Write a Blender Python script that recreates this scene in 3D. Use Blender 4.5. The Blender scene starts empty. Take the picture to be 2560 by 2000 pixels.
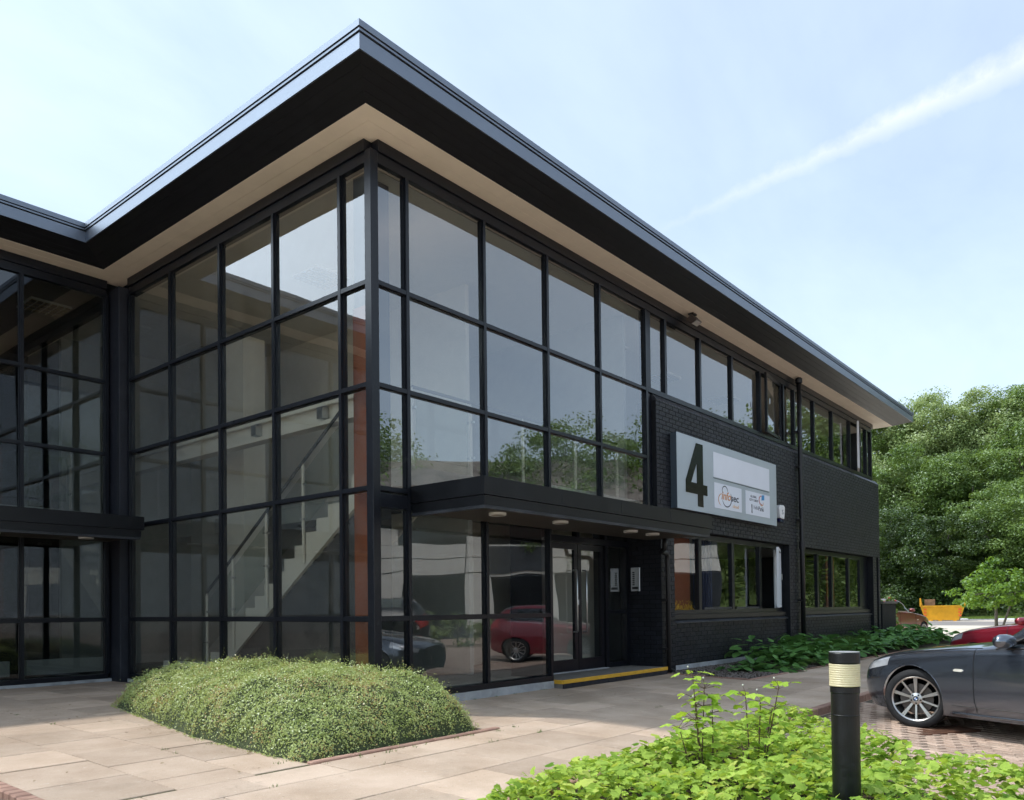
import bpy, bmesh, math, random
import numpy as np
from mathutils import Matrix, Vector
random.seed(7); rng = np.random.default_rng(7)
SC = bpy.context.scene
COL = SC.collection

# ---------------------------------------------------------------- camera
cam_data = bpy.data.cameras.new('camera'); cam = bpy.data.objects.new('camera', cam_data); COL.objects.link(cam)
def cam_axes(yaw, pitch, roll):
    fw = Vector((math.cos(yaw)*math.cos(pitch), math.sin(yaw)*math.cos(pitch), math.sin(pitch)))
    r = Vector((math.sin(yaw), -math.cos(yaw), 0)); u = r.cross(fw)
    return r*math.cos(roll)+u*math.sin(roll), -r*math.sin(roll)+u*math.cos(roll), fw
_r, _u, _f = cam_axes(math.radians(39.835), math.radians(0.997), math.radians(-0.672))
M = Matrix.Identity(4)
for i in range(3):
    M[i][0] = _r[i]; M[i][1] = _u[i]; M[i][2] = -_f[i]
M[0][3], M[1][3], M[2][3] = -5.6146, -6.5767, 1.10
cam.matrix_world = M
cam_data.sensor_width = 36.0; cam_data.lens = 1996.55/2560*36
cam_data.shift_x = (1280-1275.8)/2560; cam_data.shift_y = (1485.64-1000)/2560
cam_data.clip_start = 0.05; cam_data.clip_end = 4000
SC.camera = cam

# ---------------------------------------------------------------- sun, sky, exposure
SUN_AZ = math.radians(123.0)      # measured from +X towards +Y
SUN_EL = math.radians(60.5)
sun_dir = Vector((math.cos(SUN_AZ)*math.cos(SUN_EL), math.sin(SUN_AZ)*math.cos(SUN_EL), math.sin(SUN_EL)))
sl = bpy.data.lights.new('sun', 'SUN'); sun = bpy.data.objects.new('sun', sl); COL.objects.link(sun)
sl.energy = 2.1; sl.angle = math.radians(2.0); sl.color = (1.0, 0.955, 0.89)
sun.rotation_euler = sun_dir.to_track_quat('Z', 'Y').to_euler()
sun.location = (-20, 30, 60)
world = bpy.data.worlds.new('World'); SC.world = world; world.use_nodes = True
def sky():
    nt = world.node_tree; nd = nt.nodes; lk = nt.links; nd.clear()
    def N(t, **k):
        n = nd.new(t)
        for a, b in k.items(): setattr(n, a, b)
        return n
    def mth(op, a, b=None, clamp=False):
        n = N('ShaderNodeMath', operation=op, use_clamp=clamp)
        for i, v in enumerate((a, b)):
            if v is None: continue
            if isinstance(v, (int, float)): n.inputs[i].default_value = v
            else: lk.new(v, n.inputs[i])
        return n.outputs[0]
    tc = N('ShaderNodeTexCoord')
    st = N('ShaderNodeTexSky', sky_type='NISHITA', sun_disc=False)
    st.sun_elevation = SUN_EL; st.sun_rotation = math.pi/2 - SUN_AZ
    st.air_density = 1.0; st.dust_density = 0.4; st.ozone_density = 1.0; st.altitude = 60
    sc = N('ShaderNodeVectorMath', operation='SCALE'); sc.inputs['Scale'].default_value = 0.15
    lk.new(st.outputs[0], sc.inputs[0])
    nrm = N('ShaderNodeVectorMath', operation='NORMALIZE'); lk.new(tc.outputs['Generated'], nrm.inputs[0])
    sep = N('ShaderNodeSeparateXYZ'); lk.new(nrm.outputs[0], sep.inputs[0])
    dz = mth('ADD', mth('MAXIMUM', sep.outputs[2], 0.0), 0.16)
    cx = N('ShaderNodeCombineXYZ'); lk.new(mth('DIVIDE', sep.outputs[0], dz), cx.inputs[0]); lk.new(mth('DIVIDE', sep.outputs[1], dz), cx.inputs[1])
    def dot(v):
        n = N('ShaderNodeVectorMath', operation='DOT_PRODUCT'); lk.new(nrm.outputs[0], n.inputs[0]); n.inputs[1].default_value = v; return n.outputs['Value']
    sd = mth('MAXIMUM', dot(tuple(sun_dir)), 0.0)
    # thin high veil everywhere, and the white cloud bank the glass mirrors to the left of the view
    n1 = N('ShaderNodeTexNoise'); n1.inputs['Scale'].default_value = 1.1; n1.inputs['Detail'].default_value = 7; n1.inputs['Roughness'].default_value = .56; n1.inputs['Distortion'].default_value = .35
    mp = N('ShaderNodeMapping'); mp.inputs['Rotation'].default_value = (0, 0, .6); mp.inputs['Scale'].default_value = (1, 1.9, 1); lk.new(cx.outputs[0], mp.inputs[0]); lk.new(mp.outputs[0], n1.inputs['Vector'])
    ss = N('ShaderNodeMapRange', interpolation_type='SMOOTHSTEP'); ss.inputs['From Min'].default_value = .56; ss.inputs['From Max'].default_value = .84
    lk.new(dot((math.cos(math.radians(130)), math.sin(math.radians(130)), .1)), ss.inputs[0])
    cov = mth('ADD', mth('MULTIPLY', mth('SUBTRACT', n1.outputs[0], .5), .55), mth('ADD', .52, mth('MULTIPLY', ss.outputs[0], .6)))
    cov = mth('MINIMUM', mth('MAXIMUM', cov, 0.30), .95)
    bright = mth('ADD', .86, mth('ADD', mth('MULTIPLY', mth('POWER', sd, 8.0), 1.6), mth('MULTIPLY', ss.outputs[0], 1.5)))
    n3 = N('ShaderNodeTexNoise'); n3.inputs['Scale'].default_value = 5.0; n3.inputs['Detail'].default_value = 6; lk.new(mp.outputs[0], n3.inputs['Vector'])
    bright = mth('MULTIPLY', bright, mth('ADD', .92, mth('MULTIPLY', n3.outputs[0], .16)))
    cc = N('ShaderNodeVectorMath', operation='SCALE'); cc.inputs[0].default_value = (.86, 1.0, 1.13); lk.new(bright, cc.inputs['Scale'])
    mx = N('ShaderNodeMix', data_type='RGBA'); lk.new(cov, mx.inputs[0]); lk.new(sc.outputs[0], mx.inputs[6]); lk.new(cc.outputs[0], mx.inputs[7])
    # haze towards the horizon
    hz = mth('POWER', mth('SUBTRACT', 1.0, mth('MAXIMUM', sep.outputs[2], 0.0)), 5.0)
    hm = N('ShaderNodeMix', data_type='RGBA'); lk.new(mth('MULTIPLY', hz, .8), hm.inputs[0]); lk.new(mx.outputs[2], hm.inputs[6]); hm.inputs[7].default_value = (.68, .85, 1.02, 1)
    # a vapour trail: a band along a great circle through two sky directions
    def dpx(x, y):
        v = _r*((x-1275.8)/1996.55) - _u*((y-1485.64)/1996.55) + _f
        return v.normalized()
    a, b = dpx(1630, 585), dpx(2560, 150)
    nn = a.cross(b).normalized(); tt = nn.cross(a).normalized()
    n4 = N('ShaderNodeTexNoise'); n4.inputs['Scale'].default_value = 34; n4.inputs['Detail'].default_value = 8; n4.inputs['Roughness'].default_value = .65; lk.new(nrm.outputs[0], n4.inputs['Vector'])
    across = mth('ADD', dot(tuple(nn)), mth('MULTIPLY', mth('SUBTRACT', n4.outputs[0], .5), .022))
    along = mth('ARCTAN2', dot(tuple(tt)), dot(tuple(a)))
    wid = mth('ADD', .005, mth('MULTIPLY', mth('MAXIMUM', along, 0.0), .040))
    tr = mth('MULTIPLY', mth('SUBTRACT', 1.0, mth('DIVIDE', mth('ABSOLUTE', across), wid), True), mth('MULTIPLY', mth('ADD', along, .02), 3.5, True))
    tr = mth('MULTIPLY', tr, mth('ADD', .05, mth('MULTIPLY', n4.outputs[0], .75)))
    tm = N('ShaderNodeMix', data_type='RGBA'); lk.new(tr, tm.inputs[0]); lk.new(hm.outputs[2], tm.inputs[6]); tm.inputs[7].default_value = (.90, .91, .97, 1)
    bg = N('ShaderNodeBackground'); bg.inputs[1].default_value = 1.0
    out = N('ShaderNodeOutputWorld'); lk.new(tm.outputs[2], bg.inputs[0]); lk.new(bg.outputs[0], out.inputs[0])
sky()
vs = SC.view_settings
vs.view_transform = 'Standard'; vs.look = 'None'; vs.gamma = 1.0; vs.use_curve_mapping = False; vs.exposure = 0.5
SC.display_settings.display_device = 'sRGB'
cy = SC.cycles
cy.use_denoising = True; cy.use_adaptive_sampling = True; cy.adaptive_threshold = .03; cy.max_bounces = 7; cy.transparent_max_bounces = 16; cy.transmission_bounces = 8; cy.glossy_bounces = 3; cy.diffuse_bounces = 3
cy.caustics_reflective = False; cy.caustics_refractive = False; cy.sample_clamp_indirect = 6.0

# ---------------------------------------------------------------- helpers
class MB:
    """collects shapes; build() links them as one mesh object"""
    def __init__(s): s.v = []; s.f = []
    def add(s, vs, fs):
        o = len(s.v); s.v += [tuple(p) for p in vs]; s.f += [tuple(i+o for i in f) for f in fs]; return s
    def box(s, x0, x1, y0, y1, z0, z1):
        return s.add([(x0,y0,z0),(x1,y0,z0),(x1,y1,z0),(x0,y1,z0),(x0,y0,z1),(x1,y0,z1),(x1,y1,z1),(x0,y1,z1)],
                     [(0,3,2,1),(4,5,6,7),(0,1,5,4),(1,2,6,5),(2,3,7,6),(3,0,4,7)])
    def prism(s, poly, z0, z1):
        n = len(poly)
        return s.add([(p[0],p[1],z0) for p in poly]+[(p[0],p[1],z1) for p in poly],
                     [tuple(range(n))[::-1], tuple(range(n,2*n))]+[(i,(i+1)%n,n+(i+1)%n,n+i) for i in range(n)])
    def prism_y(s, poly, y0, y1):   # polygon in x,z extruded along y
        n = len(poly)
        return s.add([(p[0],y0,p[1]) for p in poly]+[(p[0],y1,p[1]) for p in poly],
                     [tuple(range(n)), tuple(range(n,2*n))[::-1]]+[(i,n+i,n+(i+1)%n,(i+1)%n) for i in range(n)])
    def prism_x(s, poly, x0, x1):   # polygon in y,z extruded along x
        n = len(poly)
        return s.add([(x0,p[0],p[1]) for p in poly]+[(x1,p[0],p[1]) for p in poly],
                     [tuple(range(n))[::-1], tuple(range(n,2*n))]+[(i,(i+1)%n,n+(i+1)%n,n+i) for i in range(n)])
    def tube(s, pts, r, n=8, cap=True):
        pts = [Vector(p) for p in pts]; rs = r if isinstance(r,(list,tuple)) else [r]*len(pts)
        o = len(s.v); up = None
        for i, p in enumerate(pts):
            d = ((pts[i+1]-p) if i == 0 else (p-pts[i-1]) if i == len(pts)-1 else (pts[i+1]-p).normalized()+(p-pts[i-1]).normalized())
            if d.length < 1e-9: d = Vector((0,0,1))
            d.normalize()
            if up is None: up = Vector((0,0,1)) if abs(d.z) < .9 else Vector((1,0,0))
            a = d.cross(up)
            if a.length < 1e-6: a = d.orthogonal()
            a.normalize(); b = a.cross(d).normalized(); up = b
            for k in range(n):
                t = 2*math.pi*k/n; q = p + a*(rs[i]*math.cos(t)) + b*(rs[i]*math.sin(t)); s.v.append(tuple(q))
        for i in range(len(pts)-1):
            for k in range(n):
                s.f.append((o+i*n+k, o+i*n+(k+1)%n, o+(i+1)*n+(k+1)%n, o+(i+1)*n+k))
        if cap:
            s.f.append(tuple(o+k for k in range(n))[::-1]); e = o+(len(pts)-1)*n; s.f.append(tuple(e+k for k in range(n)))
        return s
    def lathe(s, prof, c=(0,0,0), n=24, axis='z', closed=False):
        o = len(s.v); m = len(prof)
        for k in range(n):
            t = 2*math.pi*k/n; ct, st_ = math.cos(t), math.sin(t)
            for (r, h) in prof:
                p = (r*ct, r*st_, h) if axis == 'z' else (r*ct, h, r*st_) if axis == 'y' else (h, r*ct, r*st_)
                s.v.append((p[0]+c[0], p[1]+c[1], p[2]+c[2]))
        for k in range(n):
            k2 = (k+1) % n
            for j in range(m if closed else m-1):
                j2 = (j+1) % m
                s.f.append((o+k*m+j, o+k2*m+j, o+k2*m+j2, o+k*m+j2))
        return s
    def mesh(s, name, smooth=False, bevel=0, recalc=True):
        me = bpy.data.meshes.new(name); me.from_pydata(s.v, [], s.f)
        if bevel or recalc:
            bm = bmesh.new(); bm.from_mesh(me)
            if recalc: bmesh.ops.recalc_face_normals(bm, faces=bm.faces)
            if bevel: bmesh.ops.bevel(bm, geom=list(bm.edges), offset=bevel, segments=1, affect='EDGES', clamp_overlap=True)
            bm.to_mesh(me); bm.free()
        if smooth: me.shade_smooth()
        return me
    def build(s, name, mat, parent=None, smooth=False, bevel=0, recalc=True, **k):
        return put(name, s.mesh(name, smooth, bevel, recalc), mat, parent, **k)
def put(name, me, mat=None, parent=None, **k):
    o = bpy.data.objects.new(name, me); COL.objects.link(o)
    if mat is not None and not me.materials: me.materials.append(mat)
    if parent: o.parent = parent
    for a, b in k.items(): o[a] = b
    return o
def box(name, mat, parent, x0, x1, y0, y1, z0, z1, bevel=0, **k):
    return MB().box(x0,x1,y0,y1,z0,z1).build(name, mat, parent, bevel=bevel, recalc=False, **k)
def empty(name, loc=(0,0,0), rz=0, **k):
    o = bpy.data.objects.new(name, None); COL.objects.link(o); o.location = loc; o.rotation_euler = (0,0,rz)
    for a, b in k.items(): o[a] = b
    return o
def thing(name, label, category, loc=(0,0,0), rz=0, group=None):
    o = empty(name, loc, rz, label=label, category=category)
    if group: o['group'] = group
    return o
def tag(o, label, category, group=None):
    o['label'] = label; o['category'] = category
    if group: o['group'] = group
    return o
def structure(o): o['kind'] = 'structure'; return o
def np_mesh(name, verts, faces, smooth=False):
    """verts (n,3), faces (m,k) arrays of equal-sized polygons"""
    me = bpy.data.meshes.new(name); verts = np.asarray(verts, np.float32); faces = np.asarray(faces, np.int32)
    m, k = faces.shape
    me.vertices.add(len(verts)); me.vertices.foreach_set('co', verts.ravel())
    me.loops.add(m*k); me.loops.foreach_set('vertex_index', faces.ravel())
    me.polygons.add(m); me.polygons.foreach_set('loop_start', np.arange(0, m*k, k, dtype=np.int32))
    if smooth: me.polygons.foreach_set('use_smooth', np.ones(m, bool))
    me.update(calc_edges=True); me.validate(); return me

# ---------------------------------------------------------------- materials
def material(name, color, rough=.5, metal=0, spec=.5, var=0, vscale=6, bump=0, bscale=60, color2=None, coat=0, aniso=None, detail=5, objrand=0, rvar=0, coords='Object', stretch=None):
    m = bpy.data.materials.new(name); m.use_nodes = True; nt = m.node_tree; nd = nt.nodes; lk = nt.links
    p = nd['Principled BSDF']
    p.inputs['Base Color'].default_value = (*color, 1); p.inputs['Roughness'].default_value = rough
    p.inputs['Metallic'].default_value = metal; p.inputs['Specular IOR Level'].default_value = spec
    if coat: p.inputs['Coat Weight'].default_value = coat; p.inputs['Coat Roughness'].default_value = .03
    src = nd.new('ShaderNodeNewGeometry').outputs['Position'] if coords == 'World' else nd.new('ShaderNodeTexCoord').outputs[coords]
    if stretch:
        mp = nd.new('ShaderNodeMapping'); mp.inputs['Scale'].default_value = stretch; lk.new(src, mp.inputs[0]); src = mp.outputs[0]
    if var or color2 or rvar:
        n = nd.new('ShaderNodeTexNoise'); n.inputs['Scale'].default_value = vscale; n.inputs['Detail'].default_value = detail; n.inputs['Roughness'].default_value = .62
        lk.new(src, n.inputs['Vector'])
        rp = nd.new('ShaderNodeValToRGB'); c2 = color2 or tuple(min(1, c*(1+var)) for c in color); c1 = color if color2 else tuple(c*(1-var) for c in color)
        rp.color_ramp.elements[0].position = .32; rp.color_ramp.elements[1].position = .68
        rp.color_ramp.elements[0].color = (*c1, 1); rp.color_ramp.elements[1].color = (*c2, 1)
        lk.new(n.outputs[0], rp.inputs[0]); out = rp.outputs[0]
        if objrand:
            oi = nd.new('ShaderNodeObjectInfo'); hs = nd.new('ShaderNodeHueSaturation'); mr = nd.new('ShaderNodeMapRange')
            mr.inputs['To Min'].default_value = 1-objrand; mr.inputs['To Max'].default_value = 1+objrand
            lk.new(oi.outputs['Random'], mr.inputs[0]); lk.new(mr.outputs[0], hs.inputs['Value']); lk.new(out, hs.inputs['Color']); out = hs.outputs[0]
        if var or color2: lk.new(out, p.inputs['Base Color'])
        if rvar:
            mr2 = nd.new('ShaderNodeMapRange'); mr2.inputs['To Min'].default_value = max(.02, rough-rvar); mr2.inputs['To Max'].default_value = min(1, rough+rvar)
            lk.new(n.outputs[0], mr2.inputs[0]); lk.new(mr2.outputs[0], p.inputs['Roughness'])
    if bump:
        n2 = nd.new('ShaderNodeTexNoise'); n2.inputs['Scale'].default_value = bscale; n2.inputs['Detail'].default_value = 4; lk.new(src, n2.inputs['Vector'])
        b = nd.new('ShaderNodeBump'); b.inputs['Strength'].default_value = bump; b.inputs['Distance'].default_value = .01
        lk.new(n2.outputs[0], b.inputs['Height']); lk.new(b.outputs[0], p.inputs['Normal'])
    return m
def speckle(m, scale=220, amount=.35, light=(.75,.70,.62), dark=(.12,.10,.08)):
    """grit: small light and dark grains over a material's colour"""
    nt = m.node_tree; nd = nt.nodes; lk = nt.links; p = nd['Principled BSDF']; src = p.inputs['Base Color'].links[0].from_socket
    g = nd.new('ShaderNodeNewGeometry'); v = nd.new('ShaderNodeTexNoise'); v.inputs['Scale'].default_value = scale; v.inputs['Detail'].default_value = 2; lk.new(g.outputs['Position'], v.inputs['Vector'])
    v2 = nd.new('ShaderNodeTexNoise'); v2.inputs['Scale'].default_value = scale*.13; v2.inputs['Detail'].default_value = 3; lk.new(g.outputs['Position'], v2.inputs['Vector'])
    for noise, lo, hi, col in ((v, .58, .72, light), (v, .40, .30, dark), (v2, .66, .76, light), (v2, .33, .25, dark)):
        mr = nd.new('ShaderNodeMapRange'); mr.inputs['From Min'].default_value = lo; mr.inputs['From Max'].default_value = hi; mr.inputs['To Max'].default_value = amount; lk.new(noise.outputs[0], mr.inputs[0])
        mx = nd.new('ShaderNodeMix'); mx.data_type = 'RGBA'; lk.new(mr.outputs[0], mx.inputs[0]); lk.new(src, mx.inputs[6]); mx.inputs[7].default_value = (*col, 1); src = mx.outputs[2]
    lk.new(src, p.inputs['Base Color']); return m
def stains(m, scale, col, lo=.52, hi=.70, amount=.6, island=0):
    """weathered patches with a shape of their own; island: value spread from piece to piece"""
    nt = m.node_tree; nd = nt.nodes; lk = nt.links; p = nd['Principled BSDF']; src = p.inputs['Base Color'].links[0].from_socket
    g = nd.new('ShaderNodeNewGeometry'); v = nd.new('ShaderNodeTexNoise'); v.inputs['Scale'].default_value = scale; v.inputs['Detail'].default_value = 8; v.inputs['Roughness'].default_value = .68; lk.new(g.outputs['Position'], v.inputs['Vector'])
    mr = nd.new('ShaderNodeMapRange'); mr.inputs['From Min'].default_value = lo; mr.inputs['From Max'].default_value = hi; mr.inputs['To Max'].default_value = amount; lk.new(v.outputs[0], mr.inputs[0])
    mx = nd.new('ShaderNodeMix'); mx.data_type = 'RGBA'; lk.new(mr.outputs[0], mx.inputs[0]); lk.new(src, mx.inputs[6]); mx.inputs[7].default_value = (*col, 1); src = mx.outputs[2]
    if island:
        hs = nd.new('ShaderNodeHueSaturation'); r = nd.new('ShaderNodeMapRange'); r.inputs['To Min'].default_value = 1-island; r.inputs['To Max'].default_value = 1+island; lk.new(g.outputs['Random Per Island'], r.inputs[0]); lk.new(r.outputs[0], hs.inputs['Value']); lk.new(src, hs.inputs['Color']); src = hs.outputs[0]
    lk.new(src, p.inputs['Base Color']); return m
def glass(name, tint, ior=1.75, minr=.02, wav=0.0, wscale=1.2, dust=0):
    """thin architectural glass: tinted see-through plus mirror by Fresnel"""
    m = bpy.data.materials.new(name); m.use_nodes = True; nt = m.node_tree; nd = nt.nodes; lk = nt.links; nd.clear()
    out = nd.new('ShaderNodeOutputMaterial'); mx = nd.new('ShaderNodeMixShader'); t = nd.new('ShaderNodeBsdfTransparent'); g = nd.new('ShaderNodeBsdfGlossy')
    t.inputs[0].default_value = (*tint, 1); g.inputs['Roughness'].default_value = 0.0; g.inputs[0].default_value = (.97,.98,1,1)
    fr = nd.new('ShaderNodeFresnel'); fr.inputs['IOR'].default_value = ior
    ad = nd.new('ShaderNodeMath'); ad.operation = 'ADD'; ad.inputs[1].default_value = minr; ad.use_clamp = True
    geo = nd.new('ShaderNodeNewGeometry'); bf = nd.new('ShaderNodeMath'); bf.operation = 'SUBTRACT'; bf.inputs[0].default_value = 1.0; lk.new(geo.outputs['Backfacing'], bf.inputs[1])
    ml = nd.new('ShaderNodeMath'); ml.operation = 'MULTIPLY'
    lk.new(fr.outputs[0], ad.inputs[0]); lk.new(ad.outputs[0], ml.inputs[0]); lk.new(bf.outputs[0], ml.inputs[1])
    lk.new(ml.outputs[0], mx.inputs[0]); lk.new(t.outputs[0], mx.inputs[1]); lk.new(g.outputs[0], mx.inputs[2]); 
    if not dust:
        lk.new(mx.outputs[0], out.inputs[0]); return m
    # thin film of dust, patchy
    dn = nd.new('ShaderNodeTexNoise'); dn.inputs['Scale'].default_value = 2.3; dn.inputs['Detail'].default_value = 9; dn.inputs['Roughness'].default_value = .7; lk.new(geo.outputs['Position'], dn.inputs['Vector'])
    dr = nd.new('ShaderNodeMapRange'); dr.inputs['From Min'].default_value = .42; dr.inputs['From Max'].default_value = .78; dr.inputs['To Min'].default_value = .004; dr.inputs['To Max'].default_value = dust; lk.new(dn.outputs[0], dr.inputs[0])
    df = nd.new('ShaderNodeBsdfDiffuse'); df.inputs[0].default_value = (.42,.40,.36,1); m2 = nd.new('ShaderNodeMixShader'); lk.new(dr.outputs[0], m2.inputs[0]); lk.new(mx.outputs[0], m2.inputs[1]); lk.new(df.outputs[0], m2.inputs[2]); lk.new(m2.outputs[0], out.inputs[0])
    return m
def leafmat(name, c1, c2, trans=.35, vscale=1.5, gloss=.12, rough=.4, dry=None):
    m = bpy.data.materials.new(name); m.use_nodes = True; nt = m.node_tree; nd = nt.nodes; lk = nt.links; nd.clear()
    out = nd.new('ShaderNodeOutputMaterial'); d = nd.new('ShaderNodeBsdfDiffuse'); t = nd.new('ShaderNodeBsdfTranslucent'); g = nd.new('ShaderNodeBsdfGlossy'); m1 = nd.new('ShaderNodeMixShader'); m2 = nd.new('ShaderNodeMixShader')
    geo = nd.new('ShaderNodeNewGeometry'); tc = nd.new('ShaderNodeTexCoord')
    n = nd.new('ShaderNodeTexNoise'); n.inputs['Scale'].default_value = vscale; n.inputs['Detail'].default_value = 3; lk.new(geo.outputs['Position'], n.inputs['Vector'])
    ad = nd.new('ShaderNodeMath'); ad.operation = 'MULTIPLY_ADD'; oi = nd.new('ShaderNodeObjectInfo'); rs_ = nd.new('ShaderNodeMath'); rs_.operation = 'ADD'; fr_ = nd.new('ShaderNodeMath'); fr_.operation = 'FRACT'; lk.new(geo.outputs['Random Per Island'], rs_.inputs[0]); lk.new(oi.outputs['Random'], rs_.inputs[1]); lk.new(rs_.outputs[0], fr_.inputs[0]); lk.new(fr_.outputs[0], ad.inputs[0]); ad.inputs[1].default_value = .55 if not dry else .50; lk.new(n.outputs[0], ad.inputs[2])
    rp = nd.new('ShaderNodeValToRGB'); rp.color_ramp.elements[0].position = .38; rp.color_ramp.elements[1].position = 1.05
    rp.color_ramp.elements[0].color = (*c1,1); rp.color_ramp.elements[1].color = (*c2,1)
    if dry:
        e = rp.color_ramp.elements.new(1.0); rp.color_ramp.elements[1].position = .94; e.color = (*dry,1)
    lk.new(ad.outputs[0], rp.inputs[0])
    lk.new(rp.outputs[0], d.inputs[0])
    hs = nd.new('ShaderNodeHueSaturation'); hs.inputs['Saturation'].default_value = 1.1; hs.inputs['Value'].default_value = 1.25; hs.inputs['Hue'].default_value = .485; lk.new(rp.outputs[0], hs.inputs['Color']); lk.new(hs.outputs[0], t.inputs[0])
    g.inputs['Roughness'].default_value = rough; g.inputs[0].default_value = (.9,.95,1,1)
    m1.inputs[0].default_value = trans; lk.new(d.outputs[0], m1.inputs[1]); lk.new(t.outputs[0], m1.inputs[2])
    fr = nd.new('ShaderNodeFresnel'); fr.inputs['IOR'].default_value = 1.4; mg = nd.new('ShaderNodeMath'); mg.operation = 'MULTIPLY'; mg.inputs[1].default_value = gloss*1.2; mg.use_clamp = True
    lk.new(fr.outputs[0], mg.inputs[0]); lk.new(mg.outputs[0], m2.inputs[0]); lk.new(m1.outputs[0], m2.inputs[1]); lk.new(g.outputs[0], m2.inputs[2]); lk.new(m2.outputs[0], out.inputs[0])
    return m
MT = {}
MT['frame'] = material('frame_paint', (.0065,.0078,.0115), .30, 0, .32, var=.15, vscale=3, rvar=.06)
speckle(MT['frame'], 70, .035, (.35,.35,.34), (.004,.004,.005))
MT['canopy'] = material('canopy_black', (.0045,.005,.0065), .34, 0, .25, var=.2, vscale=4, rvar=.08)
MT['fascia'] = material('fascia_paint', (.185,.21,.25), .43, .9, .5, var=.06, vscale=1.5, rvar=.05)
MT['fascia_dark'] = material('fascia_seam', (.010,.012,.016), .5)
MT['black_board'] = material('black_boards', (.0105,.011,.0135), .42, 0, .45, var=.2, vscale=5, bump=.05, bscale=40)
MT['cream'] = material('cream_soffit', (.88,.80,.68), .55, 0, .4, var=.05, vscale=2.5)
MT['brick'] = material('black_painted_brick', (.0085,.0100,.0150), .5, 0, .4, var=.3, vscale=9, bump=.5, bscale=90, rvar=.12)
stains(MT['brick'], 1.7, (.028,.030,.036), .54, .74, .7, .4)
MT['mortar'] = material('black_painted_mortar', (.007,.008,.010), .75, 0, .3, var=.2, bump=.5, bscale=140)
MT['worn_edge'] = material('worn_black_paint', (.010,.011,.014), .45, 0, .4, color2=(.055,.06,.07), vscale=5, bump=.3, bscale=60)
MT['concrete'] = material('pale_concrete_plinth', (.30,.31,.32), .85, 0, .3, color2=(.44,.45,.46), vscale=4, bump=.35, bscale=80)
stains(MT['concrete'], 3.0, (.16,.15,.13), .5, .7, .6)
MT['white_in'] = material('interior_white', (.74,.72,.66), .7, 0, .3, var=.03)
MT['grey_in'] = material('interior_grey', (.42,.43,.42), .7, 0, .3, var=.05)
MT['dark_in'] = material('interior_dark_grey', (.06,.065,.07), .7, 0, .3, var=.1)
MT['floor_in'] = material('interior_tiles', (.28,.27,.25), .95, 0, .1, var=.15, vscale=20)
MT['orange'] = material('terracotta_panel', (.26,.072,.026), .6, 0, .3, var=.05)
MT['blue'] = material('navy_curtain', (.02,.028,.075), .8, 0, .2, var=.15)
MT['steel'] = material('brushed_steel', (.52,.53,.53), .28, 1, .5, var=.05, vscale=30)
MT['glass'] = glass('tinted_glass', (.84,.85,.83), 2.7, .0)
MT['glass_low'] = glass('tinted_glass_wavy', (.88,.89,.87), 2.0, .0)
MT['glass_dark'] = glass('dark_tinted_glass', (.60,.62,.60), 1.85, .0)
MT['glass_side'] = glass('bronze_tinted_glass', (.87,.87,.83), 2.2, .0, dust=.045)
MT['glass_clear'] = glass('clear_glass', (.86,.89,.87), 1.45, .0)
MT['yellow'] = material('yellow_nosing_paint', (.72,.40,.035), .6, 0, .4, color2=(.60,.33,.03), vscale=14, bump=.2)
MT['step'] = material('concrete_step', (.17,.155,.135), .85, 0, .3, color2=(.25,.235,.21), vscale=8, bump=.3)
MT['canopy_lamp'] = material('lamp_cover', (.20,.17,.125), .4)
MT['black_plastic'] = material('black_plastic', (.008,.008,.009), .45, 0, .5)
MT['white_paint'] = material('white_plastic', (.72,.73,.74), .4, 0, .5, var=.03)
MT['sign_silver'] = material('silver_sign_face', (.42,.48,.53), .38, .25, .5, var=.03, vscale=2)
MT['sign_white'] = material('white_sign_panel', (.70,.74,.82), .35, 0, .5, var=.02, vscale=2)
MT['sign_edge'] = material('sign_edge', (.06,.08,.10), .45, .2)
MT['mirror_black'] = material('gloss_black_numeral', (.004,.0045,.005), .16, 0, .25)
# ---------------------------------------------------------------- setting: ground, paving, car park, kerbs, road
def pz(y): return .009*y if y > 0 else .028*y
def kz(y): return max(-.27, min(-.165, -.165 + .06*(y+3.35)))
MT['slab'] = material('paving_slab', (.40,.29,.205), .88, 0, .3, color2=(.555,.43,.33), vscale=1.3, bump=.5, bscale=160, objrand=.16, coords='World', detail=9)
speckle(MT['slab']); stains(MT['slab'], .55, (.25,.20,.145), .50, .70, .42); stains(MT['slab'], 4.5, (.27,.21,.155), .58, .76, .45)
MT['slab_joint'] = material('slab_jointing', (.06,.05,.03), .95, 0, .2, color2=(.10,.11,.045), vscale=9, coords='World')
MT['paver'] = material('block_paver', (.38,.265,.20), .9, 0, .3, color2=(.56,.42,.325), vscale=3.5, bump=.5, bscale=180, objrand=.18, coords='World', detail=8)
speckle(MT['paver'], 260, .3)
MT['paver_joint'] = material('paver_jointing', (.07,.055,.04), .95, 0, .2, color2=(.12,.10,.07), vscale=12, coords='World')
MT['kerb'] = material('red_brick_kerb', (.27,.155,.115), .85, 0, .3, color2=(.40,.25,.19), vscale=7, bump=.5, bscale=120, objrand=.2, coords='World')
MT['tarmac'] = material('pale_tarmac', (.56,.485,.40), .9, 0, .3, color2=(.66,.585,.49), vscale=.35, bump=.3, bscale=30, coords='World', detail=9)
MT['road'] = material('grey_road', (.20,.18,.165), .9, 0, .3, color2=(.27,.245,.225), vscale=.5, coords='World', detail=9)
MT['soil'] = material('dark_soil', (.030,.022,.016), .95, 0, .2, color2=(.07,.052,.038), vscale=25, bump=.8, bscale=60, coords='World')
MT['grass_base'] = material('grass_ground', (.075,.12,.025), .95, 0, .2, color2=(.14,.17,.05), vscale=1.2, bump=.5, bscale=30, coords='World', detail=8)
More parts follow.
